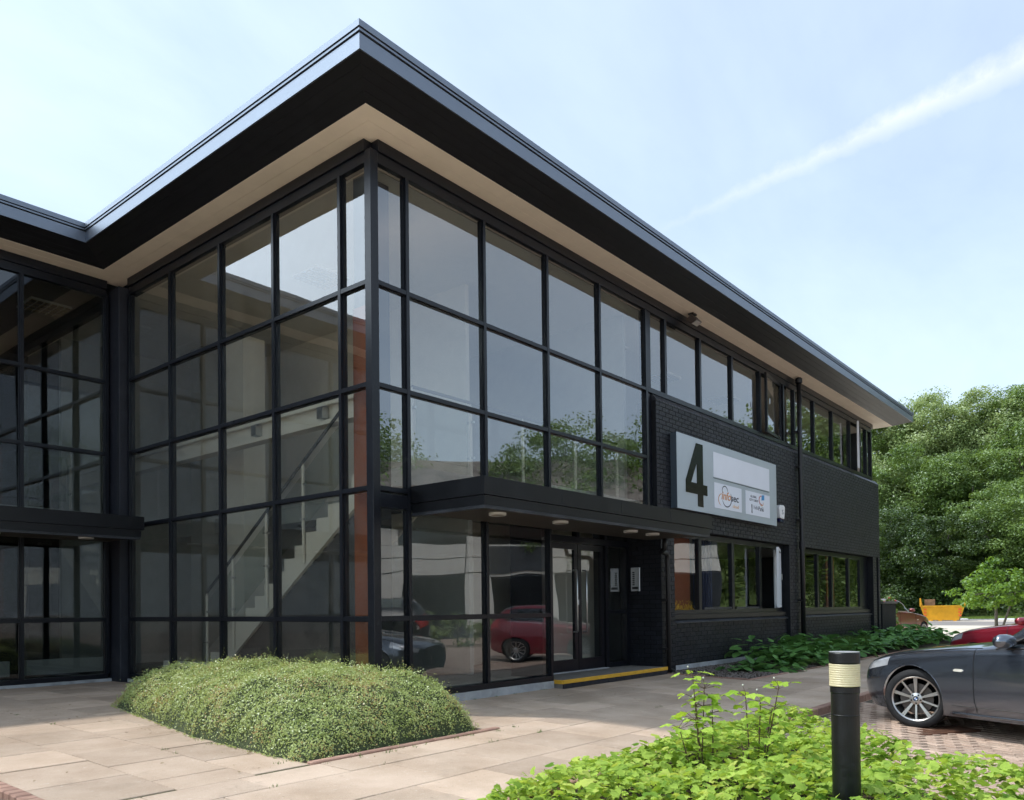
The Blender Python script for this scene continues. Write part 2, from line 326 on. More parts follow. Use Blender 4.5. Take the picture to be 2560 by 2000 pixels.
structure(MB().add([(-400,-400,-.42),(600,-400,-.42),(600,400,-.42),(-400,400,-.42)], [(0,1,2,3)]).build('ground', MT['tarmac'], recalc=False))
# far pale yard and the road that crosses it
def strip_sheet(name, mat, x0, x1, y0, y1, zf, nx=2, ny=24):
    ys = np.linspace(y0, y1, ny); xs = np.linspace(x0, x1, nx)
    v = [(x, y, zf(x, y)) for y in ys for x in xs]
    f = [(j*nx+i, j*nx+i+1, (j+1)*nx+i+1, (j+1)*nx+i) for j in range(ny-1) for i in range(nx-1)]
    return structure(MB().add(v, f).build(name, mat, recalc=False))
strip_sheet('yard', MT['tarmac'], 22.3, 90, -60, 60, lambda x, y: -.22, 2, 2)
strip_sheet('road', MT['road'], 47, 58.5, -60, 60, lambda x, y: -.216, 2, 2)
CP = strip_sheet('car_park', MT['paver'], -30, 22.3, -40, -3.34, lambda x, y: kz(y)-.012, 2, 40)
strip_sheet('paver_bedding', MT['paver_joint'], -1.35, 7.65, -7.35, -3.42, lambda x, y: kz(y)-.008, 2, 40)
strip_sheet('forecourt', MT['paver'], -30, -3.74, -3.34, 6.1, lambda x, y: -.16, 2, 2)
PV = strip_sheet('paving', MT['slab_joint'], -3.70, 22.3, -3.32, 6.2, lambda x, y: pz(y)-.007, 2, 60)
# slabs, each its own piece of the paving
def slab_mesh(w, d):
    m = MB().box(-w/2, w/2, -d/2, d/2, -.05, 0); return m.mesh('paving_slab', bevel=.004)
slab_cache = {}
def slab(x0, x1, y0, y1):
    w, d = round(x1-x0-.008, 3), round(y1-y0-.008, 3)
    if w < .08 or d < .08: return
    k = (w, d)
    if k not in slab_cache: slab_cache[k] = slab_mesh(w, d); slab_cache[k].materials.append(MT['slab'])
    xc, yc = (x0+x1)/2, (y0+y1)/2
    o = put('paving_slab', slab_cache[k], None, PV)
    sl_ = .009 if yc > 0 else .028
    o.location = (xc, yc, pz(yc)+random.uniform(-.0015,.0015)); o.rotation_euler = (math.atan(sl_)+random.uniform(-.002,.002), random.uniform(-.002,.002), 0)
def rows_x(x0, x1, ys, L=.675, ph=0.10, clip=None):
    for j in range(len(ys)-1):
        x = x0 + ((ph + j*L/2 - x0) % L) - L
        while x < x1:
            a, b = max(x, x0), min(x+L, x1)
            if clip is None: slab(a, b, ys[j], ys[j+1])
            else:
                for (p, q) in clip(a, b, (ys[j]+ys[j+1])/2): slab(p, q, ys[j], ys[j+1])
            x += L
def cols_y(xs, y0, y1, L=.655, ph=.38):
    for j in range(len(xs)-1):
        y = y0 + ((ph + j*L/2 - y0) % L) - L
        while y < y1:
            slab(xs[j], xs[j+1], max(y, y0), min(y+L, y1)); y += L
rows_x(-3.69, 16.2, [-3.30,-2.65,-2.00])
rows_x(-.0, 6.1, [-2.0,-1.55], clip=lambda a, b, y: [(a, b)])
rows_x(.0, .6, [-1.55,-1.54]); rows_x(-3.69, 0.0, [-2.0,-1.62], clip=lambda a, b, y: [(a, b)])
rows_x(6.1, 16.2, [-2.0,-1.56])
rows_x(.02, 6.08, [-1.55,-1.12,-.56,0.02], ph=.3, clip=lambda a, b, y: [(a, b)] if y < -.3 else ([(a, min(b, 3.19))] if a < 3.19 else []))
rows_x(3.19, 6.08, [-.56,-.165], ph=.3)
cols_y([-3.69,-3.03,-2.46,-1.92], -1.62, 5.99)
cols_y([-1.92,-1.32,-.70,-.08], 2.2, 5.99)
cols_y([-1.92,-1.52], .15, 2.2)
# kerbs
KB = structure(MB().box(-3.9,-3.70,-3.32,6.1,-.30,-.10).build('kerb_bedding', MT['slab_joint'], recalc=False))
def kerb_run(x0, x1, y0, y1, top, h, along, L=.215):
    n = max(1, round(((x1-x0) if along == 'x' else (y1-y0))/L))
    me = None
    for i in range(n):
        if along == 'x':
            s_ = (x1-x0)/n; a = x0+i*s_
            if me is None: me = MB().box(-s_/2+.004, s_/2-.004, -(y1-y0)/2, (y1-y0)/2, -h, 0).mesh('kerb_brick', bevel=.008); me.materials.append(MT['kerb'])
            p = (a+s_/2, (y0+y1)/2)
        else:
            s_ = (y1-y0)/n; a = y0+i*s_
            if me is None: me = MB().box(-(x1-x0)/2, (x1-x0)/2, -s_/2+.004, s_/2-.004, -h, 0).mesh('kerb_brick', bevel=.008); me.materials.append(MT['kerb'])
            p = ((x0+x1)/2, a+s_/2)
        o = put('kerb_brick', me, None, KB); o.location = (p[0], p[1], top(p[1])+random.uniform(-.002,.002))
kerb_run(1.9, 16.2, -3.40, -3.305, lambda y: -.088, .25, 'x', .9)
kerb_run(-3.69, 1.9, -3.40, -3.305, lambda y: -.086, .12, 'x', .215)
kerb_run(-3.80, -3.70, -3.3, 6.0, lambda y: pz(y)+.012, .3, 'y', .105)
kerb_run(-2.0, .16, -1.62, -1.55, lambda y: pz(y)+.016, .12, 'x', .45)
kerb_run(6.10, 16.2, -1.56, -1.49, lambda y: pz(y)+.014, .12, 'x', .9)
kerb_run(6.09, 6.16, -1.49, -.1, lambda y: pz(y)+.014, .12, 'y', .7)
# block pavers of the parking bay, laid along the bay's own direction
def pavers():
    th = math.radians(60); t = np.array([math.cos(th), math.sin(th)]); n = np.array([-t[1], t[0]])
    org = np.array([3.4,-4.3]); spots = []
    for j in range(-60, 61):
        for i in range(-30, 31):
            p = org + n*(j*.106) + t*(i*.212 + (j % 2)*.106)
            if -1.2 < p[0] < 7.5 and -7.2 < p[1] < -3.47: spots.append(p)
    spots = np.array(spots)
    cp = np.array([-5.61,-6.58]); near = np.hypot(*(spots-np.array([2.6,-4.6])).T)
    order = np.argsort(near)
    me = MB().box(-.102,.102,-.049,.049,-.05,0).mesh('block_paver', bevel=.005); me.materials.append(MT['paver'])
    for k in order[:300]:
        p = spots[k]; o = put('block_paver', me, None, CP); o.location = (p[0], p[1], kz(p[1])+random.uniform(-.002,.002)); o.rotation_euler = (.05, 0, th)
    m = MB(); c, s = math.cos(th), math.sin(th)
    for k in order[300:]:
        p = spots[k]; z = kz(p[1])+random.uniform(-.0015,.0015); q = []
        for zz in (-.02, 0):
            for a, b in ((-.102,-.049),(.102,-.049),(.102,.049),(-.102,.049)):
                if zz == 0: a *= .96; b *= .94
                q.append((p[0]+a*c-b*s, p[1]+a*s+b*c, z+zz))
        m.add(q, [(4,5,6,7),(0,1,5,4),(1,2,6,5),(2,3,7,6),(3,0,4,7)])
    o = m.build('block_pavers', MT['paver'], CP, recalc=False, kind='stuff')
pavers()
# drain grating under the car's front wheel
def drain():
    t = thing('drain_grating', 'rusty iron slotted drain grating set in block paving under the wheel', 'drain', (3.72,-4.62,kz(-4.62)+.004), math.radians(-28))
    MT['rust'] = material('rusty_iron', (.09,.055,.04), .7, .5, .4, color2=(.22,.10,.06), vscale=25, bump=.5)
    MB().box(-.42,.42,-.17,.17,-.05,-.02).build('sump', MT['black_plastic'], t, recalc=False)
    MB().box(-.42,.42,.15,.17,-.02,.004).box(-.42,.42,-.17,-.15,-.02,.004).box(-.42,-.40,-.15,.15,-.02,.004).box(.40,.42,-.15,.15,-.02,.004).build('frame', MT['rust'], t, recalc=False)
    me = MB().box(-.012,.012,-.15,.15,-.02,.003).mesh('bar'); me.materials.append(MT['rust'])
    for i in range(20): o = put('bar', me, None, t); o.location = (-.38+i*.04, 0, 0)
drain()

# ---------------------------------------------------------------- the office building
OB = thing('office_building', 'two storey office block with black window grid, black brick and deep overhanging flat roof', 'building')
YC = 6.0           # front of the left wing
XE = 18.78         # right end of the building
def faceB(u, d, z): return (u, d, z)
def faceA(u, d, z): return (d, u, z)
def faceC(u, d, z): return (u, YC+d, z)
def lbox(W, u0, u1, d0, d1, z0, z1, mb=None):
    mb = mb or MB()
    p = [W(u0,d0,z0),W(u1,d0,z0),W(u1,d1,z0),W(u0,d1,z0),W(u0,d0,z1),W(u1,d0,z1),W(u1,d1,z1),W(u0,d1,z1)]
    return mb.add(p, [(0,3,2,1),(4,5,6,7),(0,1,5,4),(1,2,6,5),(2,3,7,6),(3,0,4,7)])
CAPW, BEADW = .023, .032
def mullion(W, par, u, z0, z1, capw=CAPW):
    lbox(W, u-capw, u+capw, -.003, .022, z0, z1, lbox(W, u-BEADW, u+BEADW, .024, .085, z0, z1)).build('mullion', MT['frame'], par)
def transom(W, par, u0, u1, zc):
    lbox(W, u0+CAPW+.001, u1-CAPW-.001, 0, .021, zc-.024, zc+.024, lbox(W, u0+BEADW+.001, u1-BEADW-.001, .026, .083, zc-.031, zc+.031)).build('transom', MT['frame'], par)
def pane(W, par, u0, u1, z0, z1, d=.044, mat='glass', tilt=.0022):
    """one sheet of glass, a little out of true and faintly wavy as float glass is"""
    a, b = random.uniform(-tilt, tilt), random.uniform(-tilt, tilt); uc, zc = (u0+u1)/2, (z0+z1)/2
    am = .00022 if mat != 'glass_low' else .0006; p1, p2, p3 = (random.uniform(0, 6.28) for _ in range(3)); k1, k2 = random.uniform(4.5,7), random.uniform(5,9)
    f = lambda u, z: d + a*(u-uc) + b*(z-zc) + am*(math.sin(k1*u+p1)*math.cos(.5*k2*z+p2) + .8*math.sin(k2*z+p3+1.2*u))
    u0 += .022; u1 -= .022; z0 += .02; z1 -= .02
    n = 9; us = np.linspace(u0, u1, n); zs = np.linspace(z0, z1, n); p = []; q = []
    for t in (0, .008):
        for z in zs:
            for u in us: p.append(W(u, f(u,z)+t, z))
    o = n*n
    for j in range(n-1):
        for i in range(n-1):
            k = j*n+i; q += [(k,k+1,k+n+1,k+n), (o+k,o+k+n,o+k+n+1,o+k+1)]
    rim = [i for i in range(n)]+[j*n+n-1 for j in range(1,n)]+[(n-1)*n+i for i in range(n-2,-1,-1)]+[j*n for j in range(n-2,0,-1)]
    for i in range(len(rim)):
        x, y = rim[i], rim[(i+1)%len(rim)]; q.append((x,o+x,o+y,y))
    m = MB().add(p, q).mesh('pane'); m.shade_smooth(); m.set_sharp_from_angle(angle=math.radians(30))
    return put('pane', m, MT[mat], par)
T1, T2, T3, T4 = 4.656, 3.541, 2.417, 1.0
ZB = .17; ZH = 5.97
# --- face A (left side of the corner)
def curtain(W, name, us, zs, u_lo, u_hi, end_lo=True, end_hi=True):
    cw = lbox(W, u_lo, u_hi, -.012, .12, 6.09, 6.215)
    lbox(W, u_lo, u_hi, .012, .13, ZH, 6.085, cw)
    cw = cw.build(name, MT['frame'], OB)
    lbox(W, u_lo, u_hi, .0, .13, .10, ZB).build('bottom_rail', MT['frame'], cw)
    for i, u in enumerate(us): mullion(W, cw, u, ZB, ZH)
    edges = [u_lo]+list(us)+[u_hi]
    return cw, edges
ua = [.55,1.84,3.07,4.40]
CA, ea = curtain(faceA, 'curtain_wall', ua, None, .095, 5.66)
zrows = [ZB, T4, T3, T2, T1, ZH]
for i in range(len(ea)-1):
    for z in (T4,T3,T2,T1): transom(faceA, CA, ea[i]-(CAPW if i == 0 else 0), ea[i+1]+(CAPW if i == len(ea)-2 else 0), z)
    for j in range(5): pane(faceA, CA, ea[i]-(.03 if i == 0 else 0), ea[i+1]+(.03 if i == len(ea)-2 else 0), zrows[j], zrows[j+1], mat='glass_side')
mullion(faceA, CA, 5.66, ZB, ZH)
# corner post, stepped
box('corner_post', MT['frame'], OB, -.006, .100, -.006, .102, 0.0, 6.085, bevel=.004)
# --- face B (entrance side), full height as far as the entrance, upper part beyond
ub = [.53,1.84,3.15,4.45]
CBm = lbox(faceB, .098, 5.85, -.012, .12, 6.09, 6.215); lbox(faceB, .098, 5.85, .012, .13, ZH, 6.085, CBm)
CB = CBm.build('curtain_wall', MT['frame'], OB)
lbox(faceB, .098, 3.178, 0, .13, .10, ZB).build('bottom_rail', MT['frame'], CB)
for u in ub: mullion(faceB, CB, u, ZB if u < 3.2 else T3-.03, ZH)
mullion(faceB, CB, 5.82, T3-.03, ZH, .03)
eb = [.098]+ub+[5.82]
for i in range(5):
    a, b = eb[i]-(CAPW if i == 0 else 0), eb[i+1]
    for z in (T3,T2,T1): transom(faceB, CB, a, b, z)
    if i < 3: transom(faceB, CB, a, b, T4)
    for j in range(5):
        if j < 2 and i >= 3: continue
        pane(faceB, CB, a, b, zrows[j], zrows[j+1], mat='glass_low' if j < 2 else 'glass')
lbox(faceB, .1, 5.82, .012, .13, T3-.20, T3-.052).build('spandrel_rail', MT['frame'], CB)
box('end_post', MT['frame'], CB, 5.852, 6.0, .03, .16, 2.42, 6.085)
# --- upper ribbon of windows
ur = [6.46,7.75,9.11,10.48,11.77,12.43,13.70,15.03,16.44,17.35,17.9]
RBm = lbox(faceB, 5.852, 18.50, -.012, .12, 6.09, 6.215); lbox(faceB, 5.852, 18.42, .012, .13, ZH, 6.085, RBm)
RB = RBm.build('ribbon_window', MT['frame'], OB)
lbox(faceB, 5.852, 18.40, -.005, .13, 4.62, 4.70).build('bottom_rail', MT['frame'], RB)
er = [5.85]+ur+[18.36]
for u in ur: mullion(faceB, RB, u, 4.70, ZH, .034)
mullion(faceB, RB, 18.36, 4.70, ZH, .04)
opened = {4, 9}
for i in range(len(er)-1):
    if i in opened: continue
    pane(faceB, RB, er[i], er[i+1], 4.69, ZH)
def open_sash(par, W, u0, u1, z0, z1, ang, mat_in):
    """casement swung open about its right-hand jamb"""
    w = u1-u0; c, s = math.cos(ang), math.sin(ang)
    def L(a, d, z):   # a: distance from hinge (u1) towards u0, d: thickness
        return W(u1 - a*c - d*s, .03 - a*s + d*c, z)
    fr = MB()
    for a0, a1, q0, q1 in ((0,.06,z0,z1),(w-.06,w,z0,z1),(.06,w-.06,z0,z0+.06),(.06,w-.06,z1-.06,z1)):
        fr.add([L(a0,0,q0),L(a1,0,q0),L(a1,.05,q0),L(a0,.05,q0),L(a0,0,q1),L(a1,0,q1),L(a1,.05,q1),L(a0,.05,q1)], [(0,3,2,1),(4,5,6,7),(0,1,5,4),(1,2,6,5),(2,3,7,6),(3,0,4,7)])
    f = fr.build('sash', MT[mat_in], par)
    g = [L(a,d,z) for d in (.02,.028) for a, z in ((.05,z0+.05),(w-.05,z0+.05),(w-.05,z1-.05),(.05,z1-.05))]
    MB().add(g, [(0,1,2,3),(4,7,6,5),(0,4,5,1),(1,5,6,2),(2,6,7,3),(3,7,4,0)]).build('pane', MT['glass'], f)
    MB().tube([L(w-.03,-.02,(z0+z1)/2-.06), L(w-.03,-.05,(z0+z1)/2-.05), L(w-.03,-.05,(z0+z1)/2+.06)], .008).build('handle', MT['steel'], f)
open_sash(RB, faceB, 10.53, 11.72, 4.71, ZH-.01, math.radians(7), 'frame')
open_sash(RB, faceB, 16.50, 17.30, 4.71, ZH-.01, math.radians(17), 'white_paint')
# --- left wing front
uc = [-12.1,-10.75,-9.4,-8.05,-6.7,-5.35,-4.0,-2.68,-1.35]
CC, ec = curtain(faceC, 'curtain_wall', uc, None, -13.5, -.17)
for i in range(len(ec)-1):
    for z in (T4,T3,T2,T1): transom(faceC, CC, ec[i], ec[i+1], z)
    for j in range(5): pane(faceC, CC, ec[i], ec[i+1], zrows[j], zrows[j+1], mat='glass_dark')
mullion(faceC, CC, -.17, ZB, ZH)
# inner corner pier
box('corner_pier', MT['brick'], OB, -.115, .06, 5.715, 6.10, .02, 6.085, bevel=.005)
box('conduit', MT['fascia_dark'], OB, -.13, -.118, 5.74, 5.752, 2.62, 4.2)
# plinths
box('plinth', MT['concrete'], OB, -.012, .3, .02, 5.70, -.1, .098)
box('plinth', MT['concrete'], OB, -.012, 3.17, -.012, .018, -.1, .098)
box('plinth', MT['concrete'], OB, -13.6, -.12, YC-.012, YC+.3, -.1, .098)
# --- entrance: step, recess, doors
box('entrance_step', MT['step'], OB, 3.19, 6.09, -.14, .62, -.1, .108)
for a, b in ((3.185,4.62),(4.628,5.30),(5.308,6.09)): box('step_nosing', MT['yellow'], OB, a, b, -.158, -.142, .058, .112, bevel=.003)
box('step_nosing', MT['yellow'], OB, 3.172, 3.188, -.158, .0, .058, .112, bevel=.003)
me_ = MB().box(0,.215,0,.02,0,.065).mesh('step_brick', bevel=.004); me_.materials.append(MT['brick'])
for i in range(13): put('step_brick', me_, None, OB).location = (3.19+i*.2225, -.156, -.012)
YD = .60
EN = box('entrance_screen', MT['frame'], OB, 3.2, 6.09, YD-.03, YD+.08, 2.10, 2.20)
box('head_rail', MT['frame'], EN, 3.2, 6.09, YD-.02, YD+.08, 2.38, 2.50)
for u in (3.86,5.42,6.05): box('jamb', MT['frame'], EN, u-.04, u+.04, YD-.035, YD+.085, .11, 2.10)
for u in (4.64,5.42): box('fanlight_bar', MT['frame'], EN, u-.035, u+.035, YD-.02, YD+.08, 2.20, 2.38)
pane(lambda u, d, z: (u, YD+d-.02, z), EN, 5.40, 6.07, .1, 1.02, mat='glass_low'); pane(lambda u, d, z: (u, YD+d-.02, z), EN, 5.40, 6.07, 1.02, 2.12, mat='glass_low')
box('side_rail', MT['frame'], EN, 5.46, 6.01, YD-.02, YD+.08, .99, 1.05)
box('side_sill', MT['frame'], EN, 5.46, 6.01, YD-.02, YD+.08, .11, .19)
for a, b in ((3.2,4.61),(4.67,5.39),(5.45,6.05)): pane(lambda u, d, z: (u, YD+d-.02, z), EN, a-.02, b+.02, 2.17, 2.41)
for a, b, hx in ((3.905,4.635,4.56),(4.65,5.375,4.725)):
    D = MB().box(a, a+.085, YD, YD+.05, .12, 2.09).box(b-.085, b, YD, YD+.05, .12, 2.09).box(a+.085, b-.085, YD, YD+.05, .12, .30).box(a+.085, b-.085, YD, YD+.05, 2.0, 2.09).build('door', MT['frame'], EN)
    pane(lambda u, d, z: (u, YD+d-.02, z), D, a+.06, b-.06, .275, 2.03, mat='glass_low')
    hx = b-.12 if a < 4 else a+.12
    MB().tube([(hx,YD,.72),(hx,YD-.06,.72),(hx,YD-.075,.735),(hx,YD-.075,1.66),(hx,YD-.06,1.675),(hx,YD,1.675)], .014, 10).build('handle', MT['steel'], D, smooth=True)
box('lock_plate', MT['white_paint'], EN, 4.63, 4.655, YD-.006, YD+.001, 1.14, 1.22)
box('threshold', MT['concrete'], EN, 3.86, 5.42, YD-.06, YD+.06, .108, .122)
box('recess_ceiling', MT['dark_in'], OB, 3.2, 6.09, .132, YD+.1, 2.52, 2.56)
box('recess_side', MT['frame'], OB, 3.11, 3.19, .135, YD+.1, .1, 2.5)
# --- entrance canopy
def canopy(x0, x1, yw, yf, zt, lamps, seams):
    c = MB().box(x0+.03, x1-.03, yf+.04, yw-.005, zt-.28, zt-.012).build('canopy', MT['canopy'], OB, recalc=False)
    box('canopy_fascia', MT['canopy'], c, x0, x1, yf, yf+.035, zt-.19, zt)
    box('canopy_fascia', MT['canopy'], c, x0, x0+.03, yf+.037, yw-.01, zt-.19, zt)
    box('canopy_fascia', MT['canopy'], c, x1-.03, x1, yf+.037, yw-.01, zt-.19, zt)
    box('canopy_trim', MT['canopy'], c, x0+.012, x1-.05, yf+.012, yf+.038, zt-.30, zt-.197)
    box('canopy_trim', MT['canopy'], c, x0+.012, x0+.03, yf+.04, yw-.01, zt-.30, zt-.197)
    box('canopy_lip', MT['canopy_lip'], c, x0+.004, x1-.055, yf+.004, yf+.05, zt-.338, zt-.302, bevel=.004)
    box('canopy_lip', MT['canopy_lip'], c, x0+.004, x0+.05, yf+.052, yw-.01, zt-.338, zt-.302, bevel=.004)
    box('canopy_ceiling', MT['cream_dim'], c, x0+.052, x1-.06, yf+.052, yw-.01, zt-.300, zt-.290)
    for s_ in seams: box('seam', MT['fascia_dark'], c, s_, s_+.004, yf-.002, yf+.001, zt-.19, zt)
    for (x, y) in lamps:
        l = MB().lathe([(0,-.004),(.075,-.004),(.085,.0),(.085,.02),(0,.02)], (x, y, zt-.322), 24).build('downlight', MT['canopy_lamp'], c, smooth=False)
        MB().lathe([(.086,-.006),(.10,-.006),(.10,.028),(.086,.028)], (x, y, zt-.322), 24, closed=True).build('bezel', MT['white_paint'], l)
MT['canopy_lip'] = material('scuffed_black_lip', (.008,.009,.011), .4, 0, .35, color2=(.035,.038,.045), vscale=4)
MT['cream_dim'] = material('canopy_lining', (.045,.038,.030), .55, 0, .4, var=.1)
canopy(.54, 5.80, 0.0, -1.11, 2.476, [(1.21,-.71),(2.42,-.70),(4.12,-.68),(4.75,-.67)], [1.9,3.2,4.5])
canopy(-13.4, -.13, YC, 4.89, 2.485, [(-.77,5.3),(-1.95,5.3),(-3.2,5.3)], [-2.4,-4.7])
# --- brickwork
BW = MB()
BW.box(6.0, XE, -.05, .3, 2.42, 4.50)
for a, b in ((6.1,6.56),(11.8,12.56),(18.11,18.42),(18.62,XE)): BW.box(a, b, -.05, .3, -.2, 2.419)
BW.box(18.425, 18.615, .12, .3, -.2, 2.419)
BW.box(6.561, 11.799, .03, .3, .095, .80).box(12.561, 18.109, .03, .3, .095, .80)
BW.box(6.11, 6.4, .301, .66, .1, 2.419)
BW.box(XE-.3, XE-.01, .301, 11.9, -.2, 4.50)
BRW = BW.build('brick_wall', MT['mortar'], OB, recalc=False)
def brickwork():
    sp = []    # x0, x1, z0, z1, y
    def region(x0, x1, z0, z1, y, ph=0):
        nrow = int(round((z1-z0)/.075)); h = (z1-z0)/nrow
        for r in range(nrow):
            x = x0 - (.1125 if (r+ph) % 2 else 0)
            while x < x1-.02:
                a, b = max(x, x0), min(x+.215, x1)
                if b-a > .03: sp.append((a, b, z0+r*h+.005, z0+(r+1)*h-.005, y))
                x += .225
    region(6.0, XE, 2.425, 4.50, -.05)
    for a, b in ((6.1,6.56),(11.8,12.56),(18.11,18.42),(18.62,XE)): region(a, b, .10, 2.42, -.05)
    region(6.562, 11.798, .10, .80, .03); region(12.562, 18.108, .10, .80, .03)
    full = [b for b in sp if b[1]-b[0] > .21]; full.sort(key=lambda b: b[0] + (0 if b[2] > 2.42 else .8)); own = set(full[:300])
    me = None
    def bm_(a, b, z0, z1, y, m, p=.0065):
        j = random.uniform(-.0018,.0018); e = .003
        v = [(a,y+.004,z0),(b,y+.004,z0),(b,y+.004,z1),(a,y+.004,z1),(a+e,y-p+j,z0+e),(b-e,y-p+j*.6,z0+e),(b-e,y-p+j*.8,z1-e),(a+e,y-p-j*.4,z1-e)]
        m.add(v, [(4,5,6,7),(0,1,5,4),(1,2,6,5),(2,3,7,6),(3,0,4,7)])
    st = MB(); k = 0
    m0 = MB(); bm_(0, .215, 0, full[0][3]-full[0][2], 0, m0); shared = m0.mesh('brick', recalc=False); shared.materials.append(MT['brick'])
    for b in sp:
        if b in own:
            o = put('brick', shared, None, BRW); o.location = (b[0], b[4]+random.uniform(-.0015,.0015), b[2]); o.rotation_euler = (0, random.uniform(-.004,.004), 0)
        else: bm_(*b, st)
    # side faces: reveal beside the doors (faces -x) and the right end
    nrow = 31
    for r in range(nrow):
        z0 = .10 + r*.0748; y = -.05 - (.1125 if r % 2 else 0)
        while y < .60:
            a, b = max(y, -.05), min(y+.215, .60)
            if b-a > .03:
                v = [(6.112,a,z0),(6.112,b,z0),(6.112,b,z0+.065),(6.112,a,z0+.065)]; w = [(6.098,q[1]+(.003 if q[1] == a else -.003),q[2]) for q in v]
                st.add(v+w, [(4,7,6,5),(0,4,5,1),(1,5,6,2),(2,6,7,3),(3,7,4,0)])
            y += .225
    st.build('brickwork', MT['brick'], BRW, recalc=False, kind='stuff')
    # splayed sill courses
    sc_ = MB()
    def splay(x0, x1, y0, y1, z0, z1):
        x = x0
        while x < x1-.01:
            b = min(x+.105, x1)-.008
            sc_.prism_x([(y0-.012,z0),(y0-.012,z0+.02),(y1,z1),(y1+.08,z1),(y1+.08,z0)], x, b); x += .105
    splay(6.0, XE, -.052, .012, 4.50, 4.615)
    splay(6.565, 11.795, .0, .075, .80, .87); splay(12.565, 18.105, .0, .075, .80, .87)
    sc_.build('sill_course', MT['worn_edge'], BRW, recalc=False, kind='stuff')
brickwork()
box('plinth', MT['concrete'], OB, 6.565, 11.79, .012, .04, -.1, .085)
# --- ground floor windows
def gf_window(x0, x1, muls, y=.10):
    w = MB().box(x0, x1, y-.07, y+.1, .872, .955).build('window_sill', MT['black_plastic'], OB, recalc=False)
    W = lambda u, d, z: (u, y+d, z)
    fr = MB().box(x0, x1, y-.005, y+.09, .957, 1.03).box(x0, x1, y-.005, y+.09, 2.32, 2.415).box(x0, x0+.06, y-.004, y+.09, 1.031, 2.319).box(x1-.06, x1, y-.004, y+.09, 1.031, 2.319).build('window_frame', MT['frame'], w, recalc=False)
    for u in muls: box('window_mullion', MT['frame'], w, u-.055, u+.055, y-.01, y+.085, 1.032, 2.318)
    return w, W
G1, W1 = gf_window(6.562, 11.798, [7.80,9.21,10.55])
for a, b in ((6.58,7.76),(7.84,9.17),(9.25,10.51)): pane(W1, G1, a, b, 1.0, 2.35, d=.03, mat='glass_low')
open_sash(G1, lambda u, d, z: (u, .08+d, z), 10.66, 11.74, 1.05, 2.31, math.radians(19), 'white_paint')
box('white_jamb', MT['white_paint'], G1, 11.5, 11.735, .16, .185, 1.035, 2.31)
for a, b in ((7.93,9.1),(9.33,10.44)): MB().box(a, b, .082, .094, 1.035, 1.075).build('sash_rail', MT['worn_edge'], G1, recalc=False)
G2, W2 = gf_window(12.562, 18.108, [14.04,15.08,16.43])
for a, b in ((12.6,13.99),(14.09,15.03),(15.13,16.38),(16.48,17.4)): pane(W2, G2, a, b, 1.0, 2.35, d=.03, mat='glass_low')
box('window_panel', MT['frame'], G2, 17.38, 18.04, .095, .19, 1.032, 2.318)
# --- downpipes
def pipe(pts, r, clips):
    p = MB().tube(pts, r, 12).build('downpipe', MT['black_plastic'], OB, smooth=True)
    for (x, y, z) in clips: MB().box(x-r-.03, x+r+.03, y-.02, y+r+.045, z-.018, z+.018).build('pipe_clip', MT['black_plastic'], p, recalc=False)
    return p
pipe([(12.36,-.13,6.215),(12.36,-.13,4.6),(12.33,-.15,2.45),(12.33,-.15,-.12)], .052, [(12.36,-.11,5.0),(12.345,-.12,4.2),(12.34,-.125,3.0),(12.33,-.125,1.2)])
MB().lathe([(.055,0),(.075,0),(.075,.10),(.055,.10)], (12.36,-.13,6.10), 16, closed=True).build('pipe_collar', MT['black_plastic'], OB)
MB().lathe([(.055,0),(.068,0),(.068,.16),(.055,.16)], (12.335,-.149,2.35), 16, closed=True).build('pipe_collar', MT['black_plastic'], OB)
pipe([(5.70,-.35,2.18),(5.72,-.33,2.02),(5.80,-.22,1.98),(6.10,-.15,1.97),(6.16,-.14,1.93),(6.17,-.135,1.85),(6.17,-.135,.06),(6.30,-.14,.02)], .04, [(6.17,-.11,1.2),(6.17,-.11,.4)])
# --- roof: soffit boards, fascia, gutter and deck swept round the eaves
WALL_LINE = [(-13.6,YC),(0,YC),(0,0),(XE-.03,0),(XE-.03,12)]
OUT = [(0,-1),(-1,0),(0,-1),(1,0)]
def eave_pts(e):
    pts = []
    for i, (x, y) in enumerate(WALL_LINE):
        dx = dy = 0
        for s_ in ((i-1), i):
            if 0 <= s_ < 4:
                ox, oy = OUT[s_]
                if ox: dx = ox*e
                if oy: dy = oy*e
        pts.append((x+dx, y+dy))
    return pts
def sweep(prof):
    m = MB(); n = len(prof); v = []
    cols = [eave_pts(e) for e, z in prof]
    for i in range(len(WALL_LINE)):
        for k in range(n): v.append((cols[k][i][0], cols[k][i][1], prof[k][1]))
    f = []
    for i in range(len(WALL_LINE)-1):
        for k in range(n): f.append((i*n+k, i*n+(k+1)%n, (i+1)*n+(k+1)%n, (i+1)*n+k))
    f += [tuple(range(n)), tuple(range((len(WALL_LINE)-1)*n, len(WALL_LINE)*n))[::-1]]
    return m.add(v, f)
RF = sweep([(-.3,6.36),(.76,6.36),(.76,6.52),(-.3,6.52)]).build('roof', MT['black_board'], OB)
for a, b in ((-.10,.178),(.182,.378)): sweep([(a,6.222),(b,6.222),(b,6.245),(a,6.245)]).build('soffit_board', MT['cream'], RF)
for k in range(4):
    e0 = .381 + k*.106; e1 = e0+.1035; z0 = 6.224+(e0-.38)*.30; z1 = 6.224+(e1-.38)*.30
    sweep([(e0,z0),(e1,z1),(e1,z1+.03),(e0,z0+.03)]).build('soffit_board', MT['black_board'], RF)
sweep([(.79,6.352),(.822,6.345),(.822,6.495),(.79,6.495)]).build('fascia', MT['fascia'], RF)
